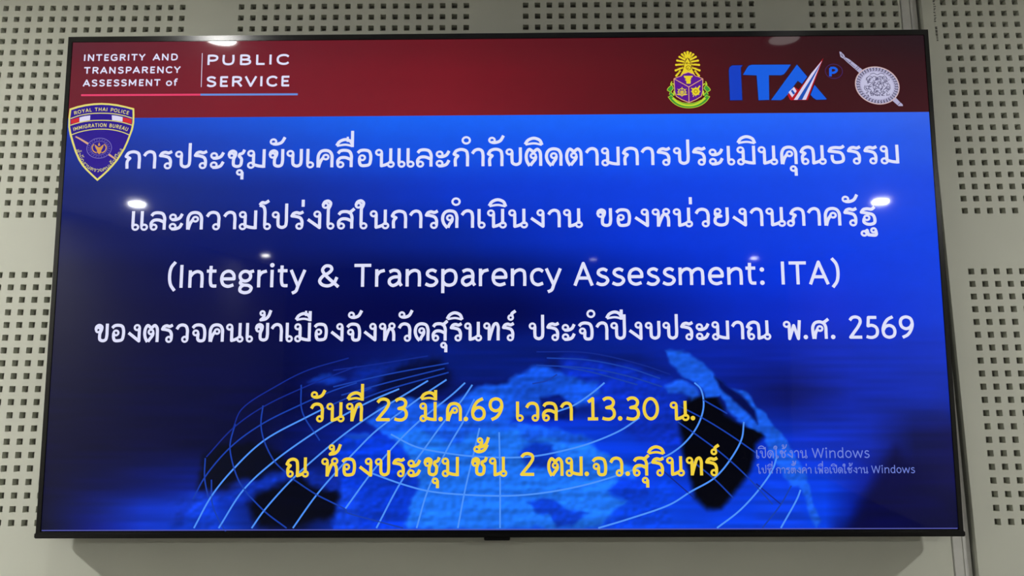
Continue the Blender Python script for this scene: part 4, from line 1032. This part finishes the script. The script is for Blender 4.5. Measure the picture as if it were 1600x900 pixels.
ink.ribbon(crom([(1557.5, 107.9), (1564.5, 105.6), (1571.3, 108.0)], 8), 1.2)
ink.ribbon(crom([(1564.3, 109.5), (1563.0, 115.8), (1563.6, 122.0)], 8), 1.2)
ink.ribbon(crom([(1558.5, 115.7), (1564.1, 112.7), (1569.3, 115.8)], 8), 1.2)
ink.ribbon(crom([(1552.3, 120.4), (1558.4, 117.3), (1563.6, 120.5), (1569.2, 117.4), (1575.0, 120.6)], 8), 1.2)
ink.ribbon(crom([(1548.6, 106.3), (1552.8, 111.0), (1549.6, 115.7)], 8), 1.2)
ink.ribbon(crom([(1580.4, 106.5), (1575.3, 111.2), (1578.3, 115.9)], 8), 1.2)
ink.ribbon(crom([(1541.5, 100.0), (1539.6, 106.2), (1543.8, 110.9)], 8), 1.2)
ink.ribbon(crom([(1588.7, 100.4), (1589.1, 106.6), (1584.6, 111.3)], 8), 1.2)
ink.ribbon(crom([(1557.1, 89.1), (1559.9, 93.9), (1556.5, 100.1)], 8), 1.2)
ink.ribbon(crom([(1573.9, 89.3), (1570.7, 94.0), (1573.3, 100.2)], 8), 1.2)
ink.ribbon(crom([(1549.6, 89.1), (1546.4, 93.8)], 8), 1.2)
ink.ribbon(crom([(1582.7, 89.3), (1584.8, 94.1)], 8), 1.2)
ink.ribbon(crom([(1563.3, 86.1), (1568.1, 86.1)], 8), 1.2)
ink.ribbon(crom([(1549.7, 112.5), (1555.6, 114.2)], 8), 1.2)
ink.ribbon(crom([(1572.4, 114.3), (1578.5, 112.8)], 8), 1.2)
ink.ribbon(crom([(1554.4, 85.4), (1553.7, 86.6), (1550.9, 84.7)], 8), 1)
ink.ribbon(crom([(1582.9, 112.8), (1584.1, 114.2), (1583.2, 111.4)], 8), 1)
ink.ribbon(crom([(1551.5, 85.5), (1549.8, 88.4), (1553.9, 87.4)], 8), 1)
ink.ribbon(crom([(1579.1, 89.0), (1577.9, 91.3), (1580.7, 91.4)], 8), 1)
ink.ribbon(crom([(1582.9, 85.0), (1583.2, 87.3), (1583.1, 82.9)], 8), 1)
ink.ribbon(crom([(1564.9, 84.8), (1567.0, 87.7), (1565.3, 83.6)], 8), 1)
ink.ribbon(crom([(1583.0, 103.9), (1584.9, 106.7), (1583.1, 103.4)], 8), 1)
ink.ribbon(crom([(1569.6, 98.3), (1567.6, 99.9), (1572.2, 95.4)], 8), 1)
ink.ribbon(crom([(1544.7, 105.8), (1543.4, 107.8), (1544.5, 104.7)], 8), 1)
ink.ribbon(crom([(1587.8, 89.2), (1587.2, 90.6), (1588.9, 87.8)], 8), 1)
ink.ribbon(crom([(1558.1, 110.6), (1557.1, 112.8), (1561.4, 108.1)], 8), 1)
ink.ribbon(crom([(1546.3, 90.2), (1547.6, 92.5), (1544.4, 89.0)], 8), 1)
ink.ribbon(crom([(1550.8, 99.3), (1548.3, 101.8), (1553.8, 102.1)], 8), 1)
ink.ribbon(crom([(1574.4, 119.0), (1571.6, 120.5), (1577.9, 120.7)], 8), 1)
ink.ribbon(crom([(1560.0, 118.2), (1560.5, 120.9), (1558.5, 116.2)], 8), 1)
ink.ribbon(crom([(1563.5, 86.7), (1562.7, 89.8), (1562.3, 83.5)], 8), 1)
ink.ribbon(crom([(1545.7, 87.8), (1547.1, 89.5), (1544.1, 85.3)], 8), 1)
ink.ribbon(crom([(1586.6, 98.2), (1584.9, 99.2), (1583.1, 96.1)], 8), 1)
ink.ribbon(crom([(1573.8, 87.2), (1571.1, 89.2), (1571.6, 90.4)], 8), 1)
ink.ribbon(crom([(1548.3, 101.9), (1549.7, 103.8), (1552.0, 101.8)], 8), 1)
ink.ribbon(crom([(1553.8, 97.4), (1551.3, 99.3), (1551.7, 99.7)], 8), 1)
ink.ribbon(crom([(1579.7, 101.1), (1577.0, 102.5), (1577.8, 99.2)], 8), 1)
ink.ribbon(crom([(1552.3, 115.2), (1550.3, 116.3), (1555.7, 115.7)], 8), 1)
ink.ribbon(crom([(1587.0, 97.4), (1589.1, 99.7), (1589.1, 99.0)], 8), 1)
ink.ribbon(crom([(1565.8, 85.0), (1564.0, 87.8), (1568.8, 87.7)], 8), 1)
ink.ribbon(crom([(1557.4, 107.0), (1558.9, 109.3), (1560.0, 107.2)], 8), 1)
ink.ribbon(crom([(1571.4, 108.2), (1570.1, 111.1), (1575.2, 105.6)], 8), 1)
ink.ribbon(crom([(1584.7, 119.1), (1585.7, 120.2), (1588.0, 116.9)], 8), 1)
ink.ribbon(crom([(1585.4, 107.7), (1582.9, 108.9), (1586.4, 108.2)], 8), 1)
ink.ribbon(crom([(1574.9, 117.7), (1573.3, 118.7), (1578.4, 114.7)], 8), 1)
ink.ribbon(crom([(1582.7, 86.1), (1584.2, 88.7), (1585.5, 86.4)], 8), 1)
ink.ribbon(crom([(1582.5, 89.3), (1583.3, 91.1), (1585.6, 91.1)], 8), 1)
ink.ribbon(crom([(1563.7, 102.0), (1561.1, 103.0), (1564.5, 101.9)], 8), 1)
ink.ribbon(crom([(1580.9, 105.3), (1578.9, 107.0), (1583.0, 105.5)], 8), 1)
ink.ribbon(crom([(1542.6, 113.9), (1544.3, 115.2), (1542.9, 113.3)], 8), 1)
ink.ribbon(crom([(1578.2, 93.7), (1576.7, 95.7), (1582.1, 91.2)], 8), 1)
ink.ribbon(crom([(1547.8, 105.5), (1549.7, 107.5), (1547.0, 107.8)], 8), 1)
ink.ribbon(crom([(1578.3, 84.1), (1580.3, 85.4), (1576.7, 86.2)], 8), 1)
ink.ribbon(crom([(1561.0, 112.6), (1559.0, 115.4), (1558.6, 110.4)], 8), 1)
ink.ribbon(crom([(1565.2, 94.7), (1565.2, 97.5), (1567.0, 91.6)], 8), 1)
ink.ribbon(crom([(1556.6, 102.6), (1556.5, 105.1), (1556.6, 99.9)], 8), 1)
ink.ribbon(crom([(1552.9, 114.5), (1552.0, 117.1), (1556.8, 115.3)], 8), 1)
ink.ribbon(crom([(1572.7, 105.2), (1571.4, 108.2), (1572.2, 107.9)], 8), 1)
ink.ribbon(crom([(1555.6, 115.3), (1556.9, 117.4), (1555.3, 113.1)], 8), 1)
ink.ribbon(crom([(1577.3, 95.7), (1578.1, 96.8), (1574.3, 93.4)], 8), 1)
ink.ribbon(crom([(1579.6, 88.4), (1581.6, 90.3), (1580.2, 87.4)], 8), 1)
ink.ribbon(crom([(1571.4, 85.0), (1570.7, 88.0), (1568.7, 86.1)], 8), 1)
ink.ribbon(crom([(1557.8, 93.1), (1555.2, 94.0), (1561.3, 95.1)], 8), 1)
ink.ribbon(crom([(1577.6, 113.1), (1580.1, 114.3), (1578.3, 113.1)], 8), 1)
ink.ribbon(crom([(1567.2, 118.0), (1568.5, 121.1), (1564.2, 119.1)], 8), 1)
ink.ribbon(crom([(1572.2, 110.5), (1572.6, 113.4), (1570.5, 113.2)], 8), 1)
ink.ribbon(crom([(1560.7, 104.8), (1562.6, 107.3), (1559.3, 103.1)], 8), 1)
ink.ribbon(crom([(1557.0, 105.9), (1559.6, 108.7), (1556.3, 105.3)], 8), 1)
ink.ribbon(crom([(1579.6, 92.6), (1579.1, 93.5), (1577.2, 92.9)], 8), 1)
ink.ribbon(crom([(1573.4, 105.5), (1572.5, 108.5), (1574.4, 103.4)], 8), 1)
ink.ribbon(crom([(1544.8, 119.2), (1547.4, 122.2), (1545.7, 118.1)], 8), 1)
ink.ribbon(crom([(1547.6, 91.3), (1545.9, 94.2), (1550.4, 93.2)], 8), 1)
ink.ribbon(crom([(1550.1, 90.6), (1548.9, 93.6), (1547.3, 92.4)], 8), 1)
ink.ribbon(crom([(1573.0, 102.9), (1575.3, 104.3), (1573.2, 100.7)], 8), 1)
ink.ribbon(crom([(1548.4, 82.5), (1547.3, 83.7), (1544.7, 85.6)], 8), 1)
ink.ribbon(crom([(1554.8, 116.2), (1555.8, 118.7), (1555.8, 119.0)], 8), 1)
ink.ribbon(crom([(1581.2, 109.7), (1581.4, 112.2), (1583.0, 110.0)], 8), 1)
ink.ribbon(crom([(1565.9, 87.5), (1567.8, 89.4), (1562.8, 85.3)], 8), 1)
ink.ribbon(crom([(1582.2, 91.5), (1581.5, 94.0), (1585.1, 90.5)], 8), 1)
ink.ribbon(crom([(1560.2, 97.9), (1557.5, 100.7), (1556.3, 100.7)], 8), 1)
ink.ribbon(crom([(1550.5, 87.4), (1552.3, 90.2), (1548.4, 87.7)], 8), 1)
ink.ribbon(crom([(1563.6, 109.5), (1561.6, 112.2), (1567.2, 110.8)], 8), 1)
ink.ribbon(crom([(1582.7, 118.1), (1581.7, 120.9), (1585.2, 118.8)], 8), 1)
ink.ribbon(crom([(1547.5, 105.5), (1549.5, 107.1), (1548.4, 108.0)], 8), 1)
ink.ribbon(crom([(1570.6, 82.8), (1571.2, 84.4), (1573.4, 83.9)], 8), 1)
ink.ribbon(crom([(1555.7, 116.4), (1556.2, 118.1), (1558.1, 118.9)], 8), 1)
ink.ribbon(crom([(1581.4, 116.1), (1582.2, 118.6), (1582.3, 116.2)], 8), 1)
ink.ribbon(crom([(1586.9, 95.3), (1584.5, 97.8), (1586.9, 95.6)], 8), 1)
ink.ribbon(crom([(1569.9, 91.1), (1568.4, 92.2), (1572.0, 93.8)], 8), 1)
ink.ribbon(crom([(1574.8, 86.0), (1577.1, 88.8), (1574.9, 82.9)], 8), 1)
ink.ribbon(crom([(1580.0, 105.9), (1580.5, 106.9), (1582.0, 103.0)], 8), 1)
ink.ribbon(crom([(1564.9, 87.0), (1564.0, 90.0), (1566.8, 89.1)], 8), 1)
ink.ribbon(crom([(1556.4, 96.5), (1556.9, 97.6), (1555.5, 99.5)], 8), 1)
ink.ribbon(crom([(1575.4, 115.3), (1574.2, 117.6), (1577.5, 116.5)], 8), 1)
ink.ribbon(crom([(1563.0, 88.2), (1560.3, 91.0), (1566.4, 86.9)], 8), 1)
ink.ribbon(crom([(1576.6, 97.4), (1577.2, 100.3), (1575.2, 98.2)], 8), 1)
ink.ribbon(crom([(1554.3, 101.3), (1551.7, 102.7), (1552.4, 103.8)], 8), 1)
ink.ribbon(crom([(1548.2, 111.0), (1545.8, 113.9), (1545.8, 108.3)], 8), 1)
ink.ribbon(crom([(1551.2, 117.7), (1552.0, 120.7), (1551.4, 115.4)], 8), 1)
ink.ribbon(crom([(1558.0, 99.2), (1560.7, 100.4), (1556.0, 101.3)], 8), 1)
ink.ribbon(crom([(1546.9, 119.2), (1545.6, 121.4), (1548.0, 121.7)], 8), 1)
ink.ribbon(crom([(1545.4, 114.4), (1543.6, 116.9), (1541.7, 115.9)], 8), 1)
ink.ribbon(crom([(1551.6, 89.4), (1549.1, 91.0), (1550.0, 92.4)], 8), 1)
ink.ribbon(crom([(1570.1, 95.7), (1572.7, 96.9), (1567.7, 98.5)], 8), 1)
ink.ribbon(crom([(1584.6, 108.3), (1587.1, 109.4), (1587.7, 109.6)], 8), 1)
ink.ribbon(crom([(1571.7, 114.4), (1569.5, 115.8), (1568.8, 114.3)], 8), 1)
ink.ribbon(crom([(1567.0, 102.5), (1566.1, 105.2), (1569.6, 104.1)], 8), 1)
ink.ribbon(crom([(1545.4, 87.2), (1543.8, 88.7), (1546.1, 85.3)], 8), 1)
ink.ribbon(crom([(1570.9, 94.9), (1570.0, 97.4), (1574.5, 93.0)], 8), 1)
ink.ribbon(crom([(1557.3, 119.6), (1555.5, 120.7), (1554.7, 121.6)], 8), 1)
ink.ribbon([(1545.4 + 2.99 * math.cos(a * math.pi / 20), 104.4 + 2.99 * math.sin(a * math.pi / 20)) for a in range(40)], 1.2, closed=True)
ink.ribbon([(1584.4 + 2.99 * math.cos(a * math.pi / 20), 105.0 + 2.99 * math.sin(a * math.pi / 20)) for a in range(40)], 1.2, closed=True)
ink.ribbon([(1564.9 + 2.99 * math.cos(a * math.pi / 20), 100.2 + 2.99 * math.sin(a * math.pi / 20)) for a in range(40)], 1.2, closed=True)
ink.build('shield_ornament', pixel_mat('silver_mid_pixels', (92, 88, 118)), shield)

# ------------------------------------------------------------------ printed marks on the right-hand board
M_PRINT = mat('black_print_ink', (38, 36, 32), 0.8, 0.2)
pv, pf = [], []
def mark(x0, z0, x1, z1):
    n = len(pv); pv.extend([(x0, -0.0004, z0), (x1, -0.0004, z0), (x1, -0.0004, z1), (x0, -0.0004, z1)]); pf.append((n, n + 1, n + 2, n + 3))
mark(1.5798, ORIGIN_H - -0.0251, 1.5831, ORIGIN_H - -0.0262)
mark(1.5817, ORIGIN_H - -0.0252, 1.5849, ORIGIN_H - -0.0262)
mark(1.5814, ORIGIN_H - -0.0230, 1.5831, ORIGIN_H - -0.0262)
mark(1.5818, ORIGIN_H - -0.0203, 1.5850, ORIGIN_H - -0.0218)
mark(1.5811, ORIGIN_H - -0.0207, 1.5843, ORIGIN_H - -0.0218)
mark(1.5825, ORIGIN_H - -0.0186, 1.5831, ORIGIN_H - -0.0218)
mark(1.5791, ORIGIN_H - -0.0162, 1.5823, ORIGIN_H - -0.0173)
mark(1.5812, ORIGIN_H - -0.0156, 1.5831, ORIGIN_H - -0.0173)
mark(1.5795, ORIGIN_H - -0.0102, 1.5827, ORIGIN_H - -0.0118)
mark(1.5784, ORIGIN_H - -0.0106, 1.5817, ORIGIN_H - -0.0118)
mark(1.5815, ORIGIN_H - -0.0100, 1.5824, ORIGIN_H - -0.0118)
mark(1.5814, ORIGIN_H - -0.0074, 1.5846, ORIGIN_H - -0.0087)
mark(1.5793, ORIGIN_H - -0.0077, 1.5825, ORIGIN_H - -0.0087)
mark(1.5804, ORIGIN_H - -0.0070, 1.5815, ORIGIN_H - -0.0087)
mark(1.5811, ORIGIN_H - -0.0045, 1.5843, ORIGIN_H - -0.0057)
mark(1.5788, ORIGIN_H - -0.0041, 1.5820, ORIGIN_H - -0.0057)
mark(1.5818, ORIGIN_H - -0.0039, 1.5829, ORIGIN_H - -0.0057)
mark(1.5786, ORIGIN_H - -0.0011, 1.5818, ORIGIN_H - -0.0028)
mark(1.5791, ORIGIN_H - -0.0011, 1.5823, ORIGIN_H - -0.0028)
mark(1.5798, ORIGIN_H - -0.0010, 1.5827, ORIGIN_H - -0.0028)
mark(1.5795, ORIGIN_H - 0.0044, 1.5827, ORIGIN_H - 0.0027)
mark(1.5793, ORIGIN_H - 0.0041, 1.5825, ORIGIN_H - 0.0027)
mark(1.5803, ORIGIN_H - 0.0045, 1.5810, ORIGIN_H - 0.0027)
mark(1.5811, ORIGIN_H - 0.0098, 1.5842, ORIGIN_H - 0.0083)
mark(1.5793, ORIGIN_H - 0.0100, 1.5806, ORIGIN_H - 0.0082)
mark(1.5802, ORIGIN_H - 0.0153, 1.5834, ORIGIN_H - 0.0138)
mark(1.5796, ORIGIN_H - 0.0181, 1.5805, ORIGIN_H - 0.0138)
mark(1.5778, ORIGIN_H - 0.0232, 1.5810, ORIGIN_H - 0.0218)
mark(1.5808, ORIGIN_H - 0.0251, 1.5817, ORIGIN_H - 0.0219)
mark(1.5799, ORIGIN_H - 0.0299, 1.5831, ORIGIN_H - 0.0288)
mark(1.5783, ORIGIN_H - 0.0304, 1.5815, ORIGIN_H - 0.0288)
mark(1.5802, ORIGIN_H - 0.0331, 1.5803, ORIGIN_H - 0.0288)
mark(1.5796, ORIGIN_H - 0.0357, 1.5829, ORIGIN_H - 0.0344)
mark(1.5791, ORIGIN_H - 0.0354, 1.5824, ORIGIN_H - 0.0344)
mark(1.5788, ORIGIN_H - 0.0362, 1.5798, ORIGIN_H - 0.0344)
mark(1.5779, ORIGIN_H - 0.0387, 1.5811, ORIGIN_H - 0.0374)
mark(1.5792, ORIGIN_H - 0.0406, 1.5798, ORIGIN_H - 0.0374)
mark(1.5785, ORIGIN_H - 0.0434, 1.5817, ORIGIN_H - 0.0419)
mark(1.5776, ORIGIN_H - 0.0435, 1.5808, ORIGIN_H - 0.0419)
mark(1.5794, ORIGIN_H - 0.0462, 1.5794, ORIGIN_H - 0.0419)
mark(1.5781, ORIGIN_H - 0.0567, 1.5827, ORIGIN_H - 0.0548)
mark(1.5781, ORIGIN_H - 0.0596, 1.5827, ORIGIN_H - 0.0577)
mark(1.5780, ORIGIN_H - 0.0613, 1.5827, ORIGIN_H - 0.0606)
mark(1.5780, ORIGIN_H - 0.0638, 1.5827, ORIGIN_H - 0.0626)
mark(1.5780, ORIGIN_H - 0.0663, 1.5826, ORIGIN_H - 0.0644)
mark(1.5779, ORIGIN_H - 0.0681, 1.5827, ORIGIN_H - 0.0673)
mark(1.5779, ORIGIN_H - 0.0695, 1.5826, ORIGIN_H - 0.0687)
mark(1.5779, ORIGIN_H - 0.0712, 1.5826, ORIGIN_H - 0.0705)
mark(1.5779, ORIGIN_H - 0.0738, 1.5825, ORIGIN_H - 0.0719)
mark(1.5789, ORIGIN_H - 0.0752, 1.5826, ORIGIN_H - 0.0745)
mark(1.5789, ORIGIN_H - 0.0766, 1.5825, ORIGIN_H - 0.0759)
mark(1.5789, ORIGIN_H - 0.0784, 1.5825, ORIGIN_H - 0.0776)
mark(1.5789, ORIGIN_H - 0.0805, 1.5825, ORIGIN_H - 0.0793)
mark(1.5788, ORIGIN_H - 0.0825, 1.5825, ORIGIN_H - 0.0818)
mark(1.5788, ORIGIN_H - 0.0846, 1.5824, ORIGIN_H - 0.0835)
mark(1.5788, ORIGIN_H - 0.0865, 1.5824, ORIGIN_H - 0.0853)
tag(mesh_obj('printed_stamp', pv, pf, M_PRINT), 'small vertical line of black print on the board right of the screen top', 'stamp')

# ------------------------------------------------------------------ ceiling downlights
M_TRIM = mat('white_lamp_trim', (225, 225, 222), 0.4, 0.5)
def downlight(x, d, power, label):
    t = empty('ceiling_downlight', (x, -d, CEIL))
    tag(t, label, 'ceiling light', 'round downlights in the ceiling')
    b = bmesh.new(); K = 32
    prof = ((0.043, -0.003), (0.052, -0.006), (0.060, -0.004), (0.062, 0.0), (0.043, 0.0))
    rs = [[b.verts.new((r * math.cos(2 * math.pi * k / K), r * math.sin(2 * math.pi * k / K), z)) for k in range(K)] for r, z in prof]
    for a, c in zip(rs, rs[1:] + rs[:1]):
        for k in range(K):
            l = (k + 1) % K
            b.faces.new((a[k], a[l], c[l], c[k]))
    bm_obj('trim_ring', b, M_TRIM, t, True)
    b = bmesh.new()
    bmesh.ops.create_cone(b, cap_ends=True, segments=K, radius1=0.043, radius2=0.043, depth=0.002)
    bmesh.ops.translate(b, vec=(0, 0, -0.0025), verts=b.verts)
    bm_obj('diffuser', b, glow_mat('lamp_glow', (1.0, 0.985, 0.945), 40.0 * power), t)
    ld = bpy.data.lights.new('lamp', 'AREA'); ld.shape = 'DISK'; ld.size = 0.080; ld.energy = power; ld.color = (1.0, 0.985, 0.945)
    lo = bpy.data.objects.new('lamp', ld); C.objects.link(lo); lo.parent = t; lo.location = (0, 0, -0.0045)
LAMP_LABELS = [
    'bright round ceiling downlight mirrored at the top left edge of the screen',
    'dim grey round ceiling downlight mirrored at the top right edge of the screen',
    'round ceiling downlight in the front row beside the left wall',
    'round ceiling downlight in the front row beside the right wall',
    'round ceiling downlight mirrored left of the second line of white text',
    'round ceiling downlight mirrored right of the second line of white text',
    'round ceiling downlight mirrored as a star above the first bracketed word',
    'round ceiling downlight mirrored as a star above the end of the bracketed line',
    'faint round ceiling downlight mirrored above the middle of the bracketed line']
for (x, d, pw), lb in zip(LAMPS, LAMP_LABELS):
    downlight(x, d, pw, lb)
